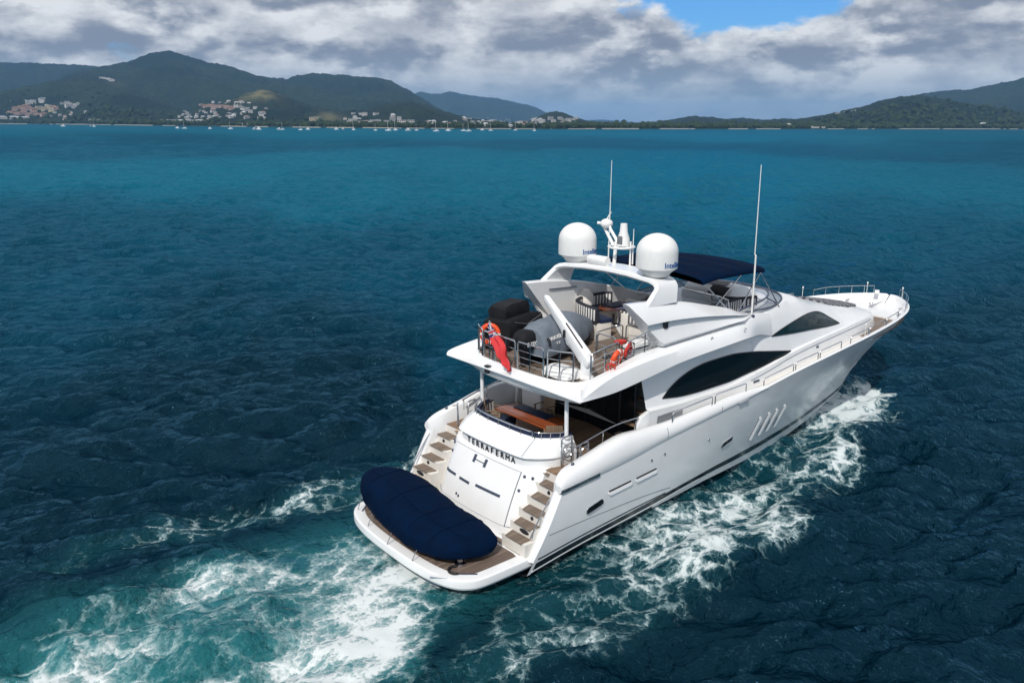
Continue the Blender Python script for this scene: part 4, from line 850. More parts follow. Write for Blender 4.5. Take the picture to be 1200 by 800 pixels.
# ---- stairs either side
for s in SIDES:
    mb = MB(); SX = [(2.66 + .31 * k, .60 + .29 * k) for k in range(6)]
    prof = [(SX[0][0], .45)]
    for k, (x, z) in enumerate(SX):
        z = z + .27 if k < 5 else 2.29
        prof += [(x, z)]; prof += [(x + .31 if k < 5 else 5.2, z)]
    prof.append((5.2, .45))
    mb.prism([(x, s * 1.94, z) for x, z in prof], (0, s * .98, 0)); st = build('stairs', mb, M['cream'], Y, smooth=False)
    for k in range(5):
        x, z = SX[k][0], SX[k][1] + .275
        a = .06 + .05 * (k == 0); lp = [(x - .05, s * 2.14, z), (x - .06, s * 2.8, z), (x + .33, s * 2.8, z), (x + .30, s * 2.04 - 0, z)]
        mb = MB(); mb.prism(lp, (0, 0, .022)); build('tread', mb, M['teak'], st, smooth=False)
    mb = MB(); mb.prism([(4.22, s * 2.0, 2.30), (4.22, s * 2.8, 2.30), (7.72, s * 2.9, 2.36), (7.72, s * 2.0, 2.36)], (0, 0, .02)); build('teak_landing', mb, M['teakwarm'], Y, smooth=False)
    for k in (1, 3):
        x, z = SX[k][0] + .31, SX[k][1] + .42; mb = MB(); mb.lathe((x + .0, s * 2.5, z), [(.001, .025), (.05, .025), (.06, 0)], 12, (-1, 0, 0)); build('courtesy_light', mb, M['dark'], st)
    # vent on the second riser and stair rail on the quarter
    mb = MB(); mb.sphere((2.97, s * 2.52, 1.02), .1, 12, 8, (.2, 2.0, .75)); build('stair_vent', mb, M['dark'], st)
    mb = MB(); pth = bezier([(2.86, s * 2.9, 1.0), (3.1, s * 2.9, 1.38), (3.5, s * 2.92, 1.92), (3.75, s * 2.93, 2.16)], 5); mb.tube(pth, .02, 8); build('hand_rail', mb, M['steel'], st)

# ---- cockpit: aft moulding with the name recess
PO = [(5.3, 2.15), (4.72, 2.13), (4.35, 2.02), (3.98, 1.72), (3.78, 1.45), (3.71, .85), (3.69, 0)]
PT = [(5.3, 1.99), (5.12, 1.96), (4.85, 1.85), (4.5, 1.58), (4.36, 1.38), (4.26, .75), (4.24, 0)]
PR = [(5.3, 2.14), (4.75, 2.11), (4.4, 1.97), (4.06, 1.66), (3.88, 1.42), (3.81, .84), (3.79, 0)]
def mir(P, n=6):
    q = [(x, -y) for x, y in P] + [(x, y) for x, y in P[::-1][1:]]
    return [(p.x, p.y) for p in bezier([(x, y, 0) for x, y in q], n)]
po, pt, pr = mir(PO), mir(PT), mir(PR)
mb = MB(); rows = []
for (ox, oy), (tx, ty), (rx, ry) in zip(po, pt, pr):
    k = min(1, max(0, (ox - 4.2) / .5)); inx = tx + .14 * (1 - k); iny = ty - math.copysign(.14 * k + .05 * (1 - k), ty) if abs(ty) > .2 else ty
    rows.append([(rx, ry, 2.3), (rx, ry, 2.60), (ox + .01, oy, 2.61), (ox - .01, oy, 2.635), (ox + .01, oy * .995, 2.67), (ox + (tx - ox) * .5, oy + (ty - oy) * .5, 2.895), (tx - .03, ty, 3.045), (tx, ty, 3.07), (inx, iny, 3.07), (inx + .02, iny * .99, 2.25)])
mb.grid(rows); mb.fan(rows[0]); mb.fan(rows[-1]); aft = build('cockpit_moulding', mb, M['gel'], Y, angle=35)
mb = MB()
for s in (-1,): mb.tube([(3.74, s * 1.5, 2.69), (4.38, s * 1.44, 3.15)], .006, 6)
build('panel_joint', mb, M['grip'], aft)
# the name, letter by letter on the recess wall
NAME = 'TERRAFERMA'
pw = [Vector((x, y, 0)) for x, y in pr if abs(y) < 1.9]; pw.sort(key=lambda p: -p.y)
cum = [0.0]
for a, b in zip(pw, pw[1:]): cum.append(cum[-1] + (b - a).length)
zero = np.interp(0.0, [-p.y for p in pw], cum)
for k, ch in enumerate(NAME):
    q = zero - 1.03 + k * .232; px = np.interp(q, cum, [p.x for p in pw]); py = np.interp(q, cum, [p.y for p in pw]); qx = np.interp(q + .05, cum, [p.x for p in pw]); qy = np.interp(q + .05, cum, [p.y for p in pw])
    e = Vector((qx - px, qy - py, 0)).normalized(); n = e.cross(Vector((0, 0, 1)))
    t_ = place_text(text_mesh(ch, .255, .012, bold=False), Vector((px, py, 2.335)) + n * .015, e, (0, 0, 1)); build('name_letter', t_, M['letter'], aft, smooth=False)
# navy cushion band and chrome rail on the lip
cush = [(x + .02, y * .985) for x, y in pt if x < 5.2]
mb = MB(); mb.grid([[(x, y, 3.05), (x - .0, y, 3.15), (x + .03, y * .99, 3.175), (x + .12, y * .97, 3.165), (x + .14, y * .965, 2.95)] for x, y in cush]); cu_ = build('backrest_cushion', mb, M['navyflat'], aft, angle=60)
inn = [(x + .17, y * .95) for x, y in pt if x < 5.2]
mb = MB(); rows = [[(x, y, 2.72), (x + .02, y * .99, 3.13), (x + .06, y * .975, 3.14), (x + .08, y * .97, 2.72)] for x, y in inn]; mb.grid(rows); mb.fan(rows[0]); mb.fan(rows[-1]); so = build('striped_backrest', mb, M['striped'], aft, angle=60)
cl = [0.0]
for a, b in zip(inn, inn[1:]): cl.append(cl[-1] + math.dist(a, b))
set_uv(so, lambda p: (cl[min(range(len(inn)), key=lambda i: (inn[i][0] - p.x)**2 + (inn[i][1] - p.y)**2)], (p.z - 2.72) / .42))
for seg_ in ((-1.36, -1.95, True), (-1.33, 1.36, False)):
    sel = [(x, y) for x, y in pt if x < 5.3 and min(seg_[:2]) <= y <= max(seg_[:2])]
    mb = MB(); pth = [(x - .01, y, 3.235) for x, y in sel]
    if len(pth) > 2:
        mb.tube([(pth[0][0], pth[0][1], 3.04)] + pth + [(pth[-1][0], pth[-1][1], 3.04)], .022, 8)
        for q in range(4, len(pth) - 2, 4): mb.tube([pth[q], (pth[q][0], pth[q][1], 3.04)], .016, 6)
        build('chrome_rail', mb, M['steel'], aft)
sel = [(x, y) for x, y in pt if x < 5.3 and 1.4 <= y <= 1.96]; mb = MB(); pth = [(x - .01, y, 3.235) for x, y in sel]; mb.tube([(pth[0][0], pth[0][1], 3.04)] + pth + [(pth[-1][0], pth[-1][1], 3.04)], .022, 8); build('chrome_rail', mb, M['steel'], aft)
mb = MB(); rows = [[(x + .16, y * .94, 2.25), (x + .16, y * .94, 2.66), (x + .24, y * .92, 2.71), (x + .65, y * .62, 2.71), (x + .66, y * .61, 2.25)] for x, y in pt if x < 5.2]; mb.grid(rows); build('bench_seat', mb, M['navyflat'], aft, angle=50)
mb = MB(); mb.prism([(4.1, -2.2, 2.252), (8.2, -2.5, 2.252), (8.2, 2.5, 2.252), (4.1, 2.2, 2.252)], (0, 0, .012)); build('cockpit_deck', mb, M['teakwarm'], Y, smooth=False)
for s in SIDES:
    mb = MB(); mb.tube([(5.07, s * 1.95, 3.04), (5.05, s * 1.95, 4.27)], .062, 14); pl = build('support_pillar', mb, M['gel'], Y)
    mb = MB(); mb.lathe((5.07, s * 1.95, 3.06), [(.11, 0), (.11, .03), (.07, .05)], 14); build('pillar_foot', mb, M['gel'], pl)
# gates
def gate(s, x0, x1, y, z0, z1, fancy):
    mb = MB(); mb.tube([(x0, y, z0), (x0, y, z1 - .06), (x0 + .05, y, z1), (x1 - .05, y, z1), (x1, y, z1 - .06), (x1, y, z0)], .026, 8)
    mb.tube([(x0, y, z0 + .4), (x1, y, z0 + .4)], .014, 6)
    if fancy:
        mb.torus(((x0 + x1) / 2 + .06, y, z0 + .42), .16, .016, (0, 1, 0), 20, 6); mb.tube([(x0, y, z1 - .12), (x1, y, z0 + .5)], .013, 6)
        mb.tube(bezier([(x0, y, z0 + .35), (x0 + .15, y, z0 + .2), (x1, y, z0 + .12)], 5), .013, 6)
    build('boarding_gate', mb, M['steel'], Y)
gate(-1, 4.62, 5.02, -2.22, 2.34, 3.24, True); gate(-1, 4.95, 5.3, -2.62, 2.4, 3.1, True); gate(1, 4.75, 5.1, 2.3, 2.34, 3.1, False)
mb = MB(); mb.tube([(4.35, 2.32, 2.3), (4.35, 2.32, 3.12)], .035, 10); mb.tube([(4.35, 2.32, 3.05), (4.2, 2.4, 3.05)], .02, 6); build('gate_post', mb, M['steel'], Y)

# ---- cabin shell
CAB_O = {}; mb = MB(); xs = [7.7 + (14.0 - 7.7) * i / 40 for i in range(41)]
for s in SIDES:
    rows = []
    for X in xs:
        P = cab_pts(X); P = [(P[0][0], P[0][1] - .25)] + P; rows.append([(X - (.9 * max(0, (z - 3.5)) if X < 7.8 and False else 0), s * y, z) for y, z in P])
    mb.grid(rows); cabin = build('cabin_side', mb, M['gel'], Y, angle=28); CAB_O[s] = cabin; mb = MB()
mb = MB(); rows = []
for i in range(90):
    X = 13.2 + (25.35 - 13.2) * (1 - (1 - i / 89) ** 1.25); P = cab_pts(X); P = [(P[0][0], P[0][1] - .1)] + P; ry, rz = float(roofY(X)), float(roofZ(X)); yl, zl = P[-1]
    half_ = [(y, z) for y, z in P]
    for k in (1, 2, 3):
        t_ = k / 3; half_.append((yl + (ry - yl) * t_, zl + (rz - .06 - zl) * math.sin(t_ * math.pi / 2)))
    half_.append((ry * .6, rz - .02)); half_.append((0, rz))
    rows.append([(X, -y, z) for y, z in half_] + [(X, y, z) for y, z in half_[-2::-1]])
mb.grid(rows); mb.fan(rows[-1]); coach = build('coachroof', mb, M['gel'], Y, angle=26)
# windows as glazed bands set on the cabin side
def window(name, bot, top, material, s, n=48, m_=12, off=.014):
    mb = MB(); rows = []; x0, x1 = bot.x[0], bot.x[-1]
    for i in range(n + 1):
        X = x0 + (x1 - x0) * (i / n); a, b = float(bot(X)), float(top(X)); b = max(b, a + .012)
        zs_ = [a + (b - a) * j / m_ for j in range(m_ + 1)]
        rows.append([(X, s * (cab_y(X, zs_[0]) - .02), zs_[0] - .01)] + [(X, s * (cab_y(X, z) + off), z) for z in zs_] + [(X, s * (cab_y(X, zs_[-1]) - .02), zs_[-1] + .01)])
    mb.grid(rows); ob = build(name, mb, material, CAB_O[s], angle=40)
    fr_ = MB(); lo = [r[1] for r in rows]; hi = [r[-2] for r in rows]; fr_.tube(lo + hi[::-1], .016, 6, closed=True); build('window_frame', fr_, M['rubber'], ob)
    return ob
wb = C((8.50, 3.68), (9.47, 3.565), (10.56, 3.53), (11.71, 3.53), (12.93, 3.61), (14.23, 3.72), (15.0, 3.80), (15.75, 3.885))
wt = C((8.50, 3.69), (8.9, 3.92), (9.59, 4.17), (10.26, 4.31), (10.94, 4.37), (12.1, 4.38), (13.3, 4.28), (14.56, 4.09), (15.4, 3.95), (15.75, 3.89))
fb = C((14.6, 4.60), (16.1, 4.47), (17.43, 4.37), (18.5, 4.28), (19.4, 4.21), (20.0, 4.175))
ft = C((14.6, 4.61), (15.25, 4.74), (16.23, 4.87), (17.4, 4.94), (18.3, 4.87), (19.0, 4.71), (19.6, 4.42), (20.0, 4.18))
for s in SIDES:
    window('saloon_window', wb, wt, M['glass'], s); window('wheelhouse_window', fb, ft, M['glassfwd'], s, 40, 10)
    # swage line low on the cabin side, and fittings
    mb = MB(); mb.tube([(X, s * (cab_y(X, float(CABC[1][1](X)) - .14) + .004), float(CABC[1][1](X)) - .14) for X in np.linspace(13.0, 23.5, 40)], .010, 6); build('swage_line', mb, M['grip'], coach)
    mb = MB(); X = 8.55; mb.grid([[(q, s * (cab_y(q, z) + .012), z) for z in (2.93, 3.08, 3.24)] for q in (8.1, 8.5, 8.9, 9.3)]); build('vent_panel', mb, M['lettergrey'], CAB_O[s])
    for X, z in ((13.3, 3.3), (17.6, 3.72)):
        mb = MB(); mb.box((X, s * (cab_y(X, z) + .012), z), (.34 if X < 15 else .16, .03, .08)); build('side_light', mb, M['grip'], CAB_O[s], bevel=.01)
# salon bulkhead: dark glass doors with a white frame
mb = MB(); mb.grid([[(7.62 + .35 * (1 - abs(y) / 2.4), y, z) for z in (2.26, 3.3, 4.35)] for y in np.linspace(-2.35, 2.35, 13)]); bh = build('saloon_door', mb, M['glass'], Y)
for y in (-2.3, -1.6, .1, 1.2, 2.3):
    mb = MB(); mb.tube([(7.60 + .35 * (1 - abs(y) / 2.4), y, 2.26), (7.60 + .35 * (1 - abs(y) / 2.4), y, 4.3)], .03, 4); build('door_frame', mb, M['rubber'], bh)
mb = MB(); mb.box((7.25, 1.75, 3.3), (.5, .95, 2.05)); build('bar_cabinet', mb, M['gel'], Y, bevel=.03)
for k in range(5):
    mb = MB(); mb.box((7.35 + .26 * k, -2.16, 2.62 + .33 * k), (.27, .62, .05)); build('crew_stair_tread', mb, M['teakwarm'], Y, bevel=.01)
for s in SIDES:
    mb = MB(); prof = [(7.15, 2.3), (7.2, 3.1), (7.35, 3.38), (7.75, 3.5), (7.8, 2.3)]; mb.prism([(x, s * 2.66, z) for x, z in prof], (0, s * .14, 0)); build('cabin_wing', mb, M['gel'], CAB_O[s], bevel=.03)

# ---- flybridge deck slab with its swept wings
FL = [((4.72, 0, 4.22), (4.62, 0, 4.48), (4.70, 0, 4.77)), ((4.76, 1.0, 4.22), (4.63, 1.0, 4.48), (4.72, .98, 4.77)), ((4.87, 1.8, 4.22), (4.69, 1.86, 4.48), (4.82, 1.7, 4.78)),
      ((5.05, 2.5, 4.24), (4.76, 2.7, 4.48), (5.15, 2.28, 4.80)), ((4.5, 3.1, 4.57), (4.55, 3.09, 4.66), (5.55, 2.5, 4.87)), ((5.9, 3.0, 4.52), (5.9, 2.92, 4.96), (6.35, 2.6, 5.07)),
      ((7.4, 3.0, 4.68), (7.35, 2.92, 5.14), (7.4, 2.62, 5.28)), ((8.9, 3.03, 4.88), (8.9, 2.93, 5.22), (8.8, 2.6, 5.36)), ((11.4, 3.05, 5.02), (11.4, 2.9, 5.28), (11.4, 2.55, 5.46)),
      ((12.6, 2.9, 4.99), (12.6, 2.78, 5.26), (12.6, 2.5, 5.54)), ((13.6, 2.62, 4.86), (13.6, 2.56, 5.18), (13.6, 2.36, 5.56)), ((14.6, 2.46, 4.62), (14.6, 2.42, 4.98), (14.6, 2.28, 5.4))]
def flydeck(X): return 4.72 + .05 * (X - 5)
fine = []
cols = [bezier([f[c] for f in FL], 6) for c in range(3)]
mb = MB(); prows = {}
for s in SIDES:
    rows = []
    for L_, Mi, I_ in zip(*cols):
        m1 = L_.lerp(Mi, .5) + Vector((-.02 if L_.x < 5.4 else 0, .015 if L_.x > 5.4 else 0, -.02)); m2 = Mi.lerp(I_, .5) + Vector((-.02 if L_.x < 5.4 else 0, .03 if L_.x > 5.4 else 0, .04))
        ins = Vector((.06, 0, 0)) if L_.x < 5.1 and I_.y < 2.3 else Vector((.0, -.08, 0))
        J = I_ + ins; K = Vector((J.x + ins.x * .3, J.y + ins.y * .3, flydeck(J.x) - .01))
        rows.append([(p.x, s * p.y, p.z) for p in (L_, m1, Mi, m2, I_, J, K)])
    mb.grid(rows); prows[s] = rows
# soffit
sof = [[(prows[-1][i][0][0], prows[-1][i][0][1] * t_, prows[-1][i][0][2] + .02 * (1 - abs(t_))) for t_ in np.linspace(1, -1, 9)] for i in range(len(prows[-1]))]
mb.grid(sof)
fly = build('flybridge_deck', mb, M['gel'], Y, angle=32)
mb = MB(); mb.grid([[(X, -w_, flydeck(X)), (X, 0, flydeck(X)), (X, w_, flydeck(X))] for X, w_ in ((4.74, 1.2), (4.9, 1.9), (5.2, 2.2), (5.6, 2.4), (7, 2.5), (9, 2.5), (13.2, 2.4))]); build('teak_deck', mb, M['teak'], fly)
# floodlights on the aft face
for y in (1.05,):
    mb = MB(); mb.box((4.55, y, 4.5), (.1, .17, .2)); mb.box((4.57, y, 4.62), (.14, .2, .05)); build('flood_light', mb, M['dark'], fly, bevel=.015)
# railings round the after end
def fly_rail(pts, h=.85):
    mb = MB(); pts = [Vector(p) for p in pts]; z = Vector((0, 0, h)); path = [pts[0]]
    for k in range(len(pts)):
        path.append(pts[k] + z * (1 if 0 < k < len(pts) - 1 else .93))
        if k == 0: path.append(pts[0].lerp(pts[1], .08) + z)
        if k == len(pts) - 2: path.append(pts[-1].lerp(pts[-2], .08) + z)
    path.append(pts[-1]); mb.tube(path, .024, 8)
    for f in (.25, .48, .71): mb.tube([p + z * f for p in pts], .009, 6)
    for p in pts[1:-1]: mb.tube([p, p + z], .02, 6)
    return build('guard_rail', mb, M['steel'], fly)
def aft_pt(y):
    i = [c for c in cols[2] if c.x < 6.0]; return (float(np.interp(abs(y), [c.y for c in i], [c.x for c in i])) + .03, y, float(np.interp(abs(y), [c.y for c in i], [c.z for c in i])))
fly_rail([aft_pt(2.2), aft_pt(1.95), aft_pt(1.62)]); fly_rail([aft_pt(.92), aft_pt(.4), aft_pt(-.05)]); fly_rail([aft_pt(-.17), aft_pt(-.7), aft_pt(-1.25)]); fly_rail([aft_pt(-1.4), aft_pt(-1.8), aft_pt(-2.15)])
fly_rail([aft_pt(1.5), aft_pt(1.2), aft_pt(1.02)])
for s in SIDES:
    fly_rail([(5.6, s * 2.45, 4.9), (6.4, s * 2.56, 5.06), (7.1, s * 2.58, 5.22)] if s > 0 else [(5.5, -2.42, 4.86), (6.0, -2.5, 4.98), (6.5, -2.55, 5.08)], .72)
fly_rail([(6.9, -2.56, 5.15), (7.6, -2.58, 5.28), (8.3, -2.58, 5.34)], .6)
# stair well rails at the top of the crew stairs
for (a, b) in (((7.3, -.9, 4.84), (8.5, -.9, 4.9)), ((7.25, -1.0, 4.84), (7.25, -1.75, 4.84)), ((8.6, -.95, 4.9), (8.9, -1.7, 4.92))):
    mb = MB(); mb.tube(rail_path(a, b, .8, .12), .022, 8)
    for f in (.3, .55): mb.tube([Vector(a) + Vector((0, 0, .8 * f)), Vector(b) + Vector((0, 0, .8 * f))], .012, 6)
    build('stairwell_rail', mb, M['steel'], fly)
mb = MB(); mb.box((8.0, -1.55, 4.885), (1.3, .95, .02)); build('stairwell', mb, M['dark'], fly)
mb = MB(); mb.box((8.95, -1.75, 5.12), (.9, .9, .36)); build('stairwell_hatch', mb, M['navyflat'], fly, bevel=.04)

# ---- side coamings (fins) of the flybridge
fT = C((7.03, 6.77), (8.0, 6.72), (9.64, 6.50), (11.0, 6.20), (11.9, 5.99), (12.7, 5.74), (13.4, 5.58))
fBz = C((8.34, 5.34), (9.2, 5.38), (10.5, 5.44), (11.8, 5.52), (13.4, 5.56))
for s in SIDES:
    mb = MB(); rows = []
    for i in range(41):
        t_ = i / 40; xt = 7.03 + (13.4 - 7.03) * t_; xb = 8.34 + (13.4 - 8.34) * t_; zt, zb = float(fT(xt)), float(fBz(xb)); hgt = zt - zb; g = 1 - .85 * max(0, (t_ - .8) / .2)
        def q(f, y, z): return (xt + (xb - xt) * f, s * y, z)
        rows.append([q(1, 2.2, flydeck(xb) - .02), q(.97, 2.2, zb), q(.03, 2.12, zt - .05), q(0, 2.16, zt), q(0, 2.30, zt), q(.05, 2.36, zt - .05 * g),
                     q(.36, 2.30 + .42 * g, zt - .40 * hgt), q(.38, 2.30 + .43 * g, zt - .43 * hgt), q(.43, 2.28 + .30 * g, zt - .48 * hgt), q(.50, 2.28 + .31 * g, zt - .53 * hgt), q(.80, 2.3 + .44 * g, zt - .82 * hgt), q(.93, 2.32 + .46 * g, zb + .10 * hgt), q(.96, 2.34 + .42 * g, zb + .055 * hgt), q(.99, 2.3 + .28 * g, zb + .01), q(1, 2.45, zb - .08)])
    mb.grid(rows); mb.fan(rows[0]); fin = build('side_coaming', mb, M['gel'], fly, angle=30)
    mb = MB(); mb.box((8.45, s * 2.62, 6.02), (.16, .12, .22)); mb.box((8.42, s * 2.66, 6.12), (.2, .14, .06)); build('deck_floodlight', mb, M['dark'], fin, bevel=.02)
    mb = MB(); mb.tube([(8.1, s * 2.105, 6.4), (9.4, s * 2.105, 6.34)], .02, 6); build('inner_groove', mb, M['grip'], fin)
    for X in (10.4, 12.2):
        mb = MB(); mb.tube([(X, s * 2.9, 5.28), (X + .05, s * 2.9, 5.36), (X + .12, s * 2.9, 5.3)], .014, 6); build('tie_eye', mb, M['steel'], fin)
# ---- arch with domes and mast
pth = [(8.5, 2.34, 6.56), (8.62, 2.31, 6.72), (8.86, 2.24, 7.03), (8.9, 2.2, 7.09), (8.95, 2.08, 7.16), (9.0, 1.85, 7.21), (9.05, .9, 7.28)]; pth = [Vector(p) for p in pth + [(9.05, 0, 7.3)] + [(x, -y, z) for x, y, z in pth[::-1]]]
mb = MB(); rows = []
for i, p in enumerate(pth):
    a, b = pth[max(0, i - 1)], pth[min(len(pth) - 1, i + 1)]; t_ = (b - a).normalized(); n = Vector((1, 0, 0)); q = t_.cross(n).normalized()
    if q.z < 0: q = -q
    w = .80 - .30 * min(1, max(0, (p.z - 6.55) / .55)); th = .09
    rows.append([p + n * dx * w + q * dz * th for dx, dz in ((-1, -.3), (-.96, .6), (-.85, 1), (.85, 1), (.97, .5), (1, -.3), (.85, -1), (-.85, -1))])
mb.grid(rows, cv=True); arch = build('radar_arch', mb, M['gel'], Y, angle=24)
def dome(y):
    mb = MB(); prof = [(.30, 0), (.38, .02), (.46, .14), (.58, .235), (.635, .27), (.64, .31), (.637, .76)]
    for k in range(1, 11): a = k / 10 * math.pi / 2; prof.append((.637 * math.cos(a), .76 + .56 * math.sin(a)))
    mb.lathe((9.0, y, 7.30), prof, 40); dm = build('radar_dome', mb, M['white'], arch, angle=45)
    t_ = text_mesh('Intellian', .235, .003); W = max(v[0] for v in t_.v) - min(v[0] for v in t_.v); out_ = []
    for x, yy, z in t_.v:
        a = R(-86) + x / .64; out_.append((9.0 + (.641 + z) * math.cos(a), y + (.641 + z) * math.sin(a), 7.30 + .34 + yy))
    t_.v = out_; build('dome_lettering', t_, M['logo'], dm, smooth=False)
dome(1.72); dome(-1.72)
mb = MB(); mb.tube([(9.35, .35, 7.35), (9.4, .35, 8.1)], .06, 10); mb.tube([(9.5, -.2, 7.35), (9.5, -.2, 8.15)], .03, 8)
mb.torus((9.45, .15, 7.95), .42, .035, (0, 0, 1), 28, 8); mb.tube([(9.05, .15, 7.95), (9.87, .15, 7.95)], .03, 8); mb.tube([(9.45, -.27, 7.95), (9.45, .57, 7.95)], .03, 8)
mb.tube([(9.5, .55, 7.95), (9.6, 1.1, 8.5)], [.06, .045], 10); mb.tube([(9.4, .1, 7.9), (9.55, .75, 8.45), (9.55, .8, 8.6)], [.06, .05, .04], 10); mast = build('mast', mb, M['white'], arch)
mb = MB(); mb.sphere((9.57, .95, 8.62), .2, 16, 10, (1, 1.1, .8)); mb.tube([(9.57, .95, 8.75), (9.6, .8, 9.0)], .025, 6); mb.tube([(9.57, 1.15, 8.6), (9.5, 1.3, 8.62)], .05, 8); build('anchor_light', mb, M['white'], mast)
mb = MB(); mb.lathe((9.5, .12, 7.98), [(.22, 0), (.2, .25), (.13, .45), (.11, .72), (.001, .73)], 16); build('antenna_pod', mb, M['white'], mast)
mb = MB(); mb.box((9.3, .1, 8.18), (.06, .2, .26)); build('speaker_grille', mb, M['padgrey'], mast, bevel=.02)
mb = MB(); mb.lathe((8.8, .95, 7.52), [(.001, 0), (.14, .0), (.16, .06), (.16, .72), (.14, .78), (.001, .78)], 18, (.05, -1, 0)); build('search_light', mb, M['white'], arch)
for x, y, z0, z1, r in ((9.55, .8, 7.35, 10.67, .016), (9.6, -.22, 7.4, 8.55, .018)):
    mb = MB(); mb.tube([(x, y, z0), (x, y, (z0 + z1) / 2), (x, y, z1)], [r * 1.5, r, r * .6], 8); build('whip_antenna', mb, M['white'], arch)
mb = MB(); mb.tube([(13.3, -2.42, 5.2), (13.31, -2.38, 7.6), (13.31, -2.34, 7.62), (13.32, -2.3, 10.55)], [.035, .03, .02, .012], 8); wa = build('whip_antenna', mb, M['white'], Y)
mb = MB(); mb.box((13.3, -2.44, 5.5), (.16, .12, .14)); build('antenna_bracket', mb, M['grip'], wa, bevel=.02)

# ---- bimini
mb = MB(); rows = []
BX = C((10.45, 2.42), (12.5, 2.42), (13.8, 2.3), (14.3, 2.15)); BZ = C((10.45, 7.28), (11.2, 7.36), (12.4, 7.36), (13.6, 7.31), (14.3, 7.22))
for i in range(25):
    X = 10.45 + 3.85 * i / 24; b, z = float(BX(X)), float(BZ(X)); sag = .05 * math.sin(i / 24 * math.pi * 4) ** 2
    top_ = [(X, b * math.sin(a), z + .24 * max(0, math.cos(a)) ** .8 - .28 - sag * math.cos(a)) for a in np.linspace(-math.pi / 2, math.pi / 2, 17)]
    rows.append([(X, -b, z - .34)] + top_ + [(X, b, z - .34)] + [(x, y * .99, zz - .02) for x, y, zz in top_[::-1]])
mb.grid(rows, cv=True); mb.fan(rows[0]); mb.fan(rows[-1]); bim = build('bimini', mb, M['navy'], Y, angle=60)
for s in SIDES:
    for a, b in (((10.6, s * 2.35, 6.98), (12.3, s * 2.25, 5.75)), ((12.6, s * 2.35, 7.02), (11.3, s * 2.28, 6.05)), ((14.1, s * 2.12, 6.92), (15.4, s * 2.16, 5.5)), ((14.1, s * 2.12, 6.92), (12.7, s * 2.25, 5.7))):
        mb = MB(); mb.tube([a, b], .02, 8); build('bimini_pole', mb, M['steel'], bim)
# ---- windscreen
WB = [(12.6, 2.28, 5.66), (13.6, 2.25, 5.62), (15.0, 2.16, 5.58), (16.0, 1.86, 5.64), (16.7, 1.3, 5.68), (17.05, .6, 5.7), (17.1, 0, 5.7)]
WT = [(12.7, 2.24, 5.72), (13.4, 2.17, 5.80), (14.5, 2.04, 5.86), (15.3, 1.74, 5.90), (15.95, 1.2, 5.92), (16.25, .55, 5.93), (16.3, 0, 5.93)]
def sym(P): return [(x, -y, z) for x, y, z in P] + [(x, y, z) for x, y, z in P[::-1][1:]]
wbp, wtp = bezier(sym(WB), 5), bezier(sym(WT), 5)
mb = MB(); mb.grid([wbp, wtp]); ws = build('windscreen', mb, M['screen'], Y, angle=60)
for P, r in ((wbp, .035), (wtp, .03)):
    mb = MB(); mb.tube(P, r, 8); build('screen_frame', mb, M['grip'], ws)
for k in (12, 22, 38, 48):
    mb = MB(); mb.tube([wbp[k], wtp[k]], .022, 6); build('screen_mullion', mb, M['grip'], ws)
# tinted wind deflector behind the arch
for s in (-1,):
    mb = MB(); rows = [[(X, s * 2.2, float(fT(X)) - .03), (X + .05, s * 2.08, float(fT(X)) + .42 - .05 * (X - 9.8))] for X in np.linspace(9.75, 12.3, 8)]; mb.grid(rows); wdft = build('side_screen', mb, M['screen'], Y)
    mb = MB(); mb.tube([r[1] for r in rows] + [rows[-1][0]], .018, 6); build('screen_frame', mb, M['steel'], wdft)
# helm and forward seats
fz = flydeck(14)
mb = MB(); prof = [(13.9, fz - .3), (13.9, fz + .6), (14.3, fz + .95), (14.7, fz + 1.05), (15.3, fz + .88), (16.0, fz + .5), (16.1, fz - .3)]; mb.prism([(x, -1.0, z) for x, z in prof], (0, 2.1, 0)); helm = build('helm_console', mb, M['gel'], Y, bevel=.08, seg=3)
mb = MB(); mb.grid([[(13.88 + .36 * t_, y, fz + .66 + .30 * t_ + .03) for t_ in (0.05, .95)] for y in (-.85, -.1)]); build('instrument_panel', mb, M['dark'], helm)
mb = MB(); mb.grid([[(14.30 + .36 * t_, y, fz + 1.0 + .085 * t_) for t_ in (0.05, .95)] for y in (-.6, .3)]); build('instrument_panel', mb, M['dark'], helm)
mb = MB(); mb.torus((13.9, -.5, fz + .68), .2, .018, (1, 0, -.5), 24, 8); build('steering_wheel', mb, M['rubber'], helm)
mb = MB(); mb.box((12.5, 1.2, fz - .05), (1.6, 1.5, .5)); mb.box((11.75, 1.2, fz + .28), (.22, 1.4, .4)); build('helm_seat_base', mb, M['cream'], Y, bevel=.1)
def cushion(name, path, z0, z1, th, parent=None, close=True):
    """an upright striped backrest along a path"""
    P = bezier([(x, y, 0) for x, y in path], 8); mb = MB(); rows = []; L_ = [0.0]
    for a, b in zip(P, P[1:]): L_.append(L_[-1] + (b - a).length)
    for i, p in enumerate(P):
        a, b = P[max(0, i - 1)], P[min(len(P) - 1, i + 1)]; t_ = (b - a).normalized(); n = Vector((-t_.y, t_.x, 0)) * th / 2
        rows.append([(p.x - n.x, p.y - n.y, z0), (p.x - n.x, p.y - n.y, z1 - .03), (p.x - n.x * .5, p.y - n.y * .5, z1), (p.x + n.x * .5, p.y + n.y * .5, z1), (p.x + n.x, p.y + n.y, z1 - .03), (p.x + n.x, p.y + n.y, z0)])
    mb.grid(rows, cv=True); mb.fan(rows[0]); mb.fan(rows[-1]); ob = build(name, mb, M['striped'], parent or Y, angle=50)
    set_uv(ob, lambda q: (L_[min(range(len(P)), key=lambda i: (P[i].x - q.x)**2 + (P[i].y - q.y)**2)], (q.z - z0) / (z1 - z0))); return ob
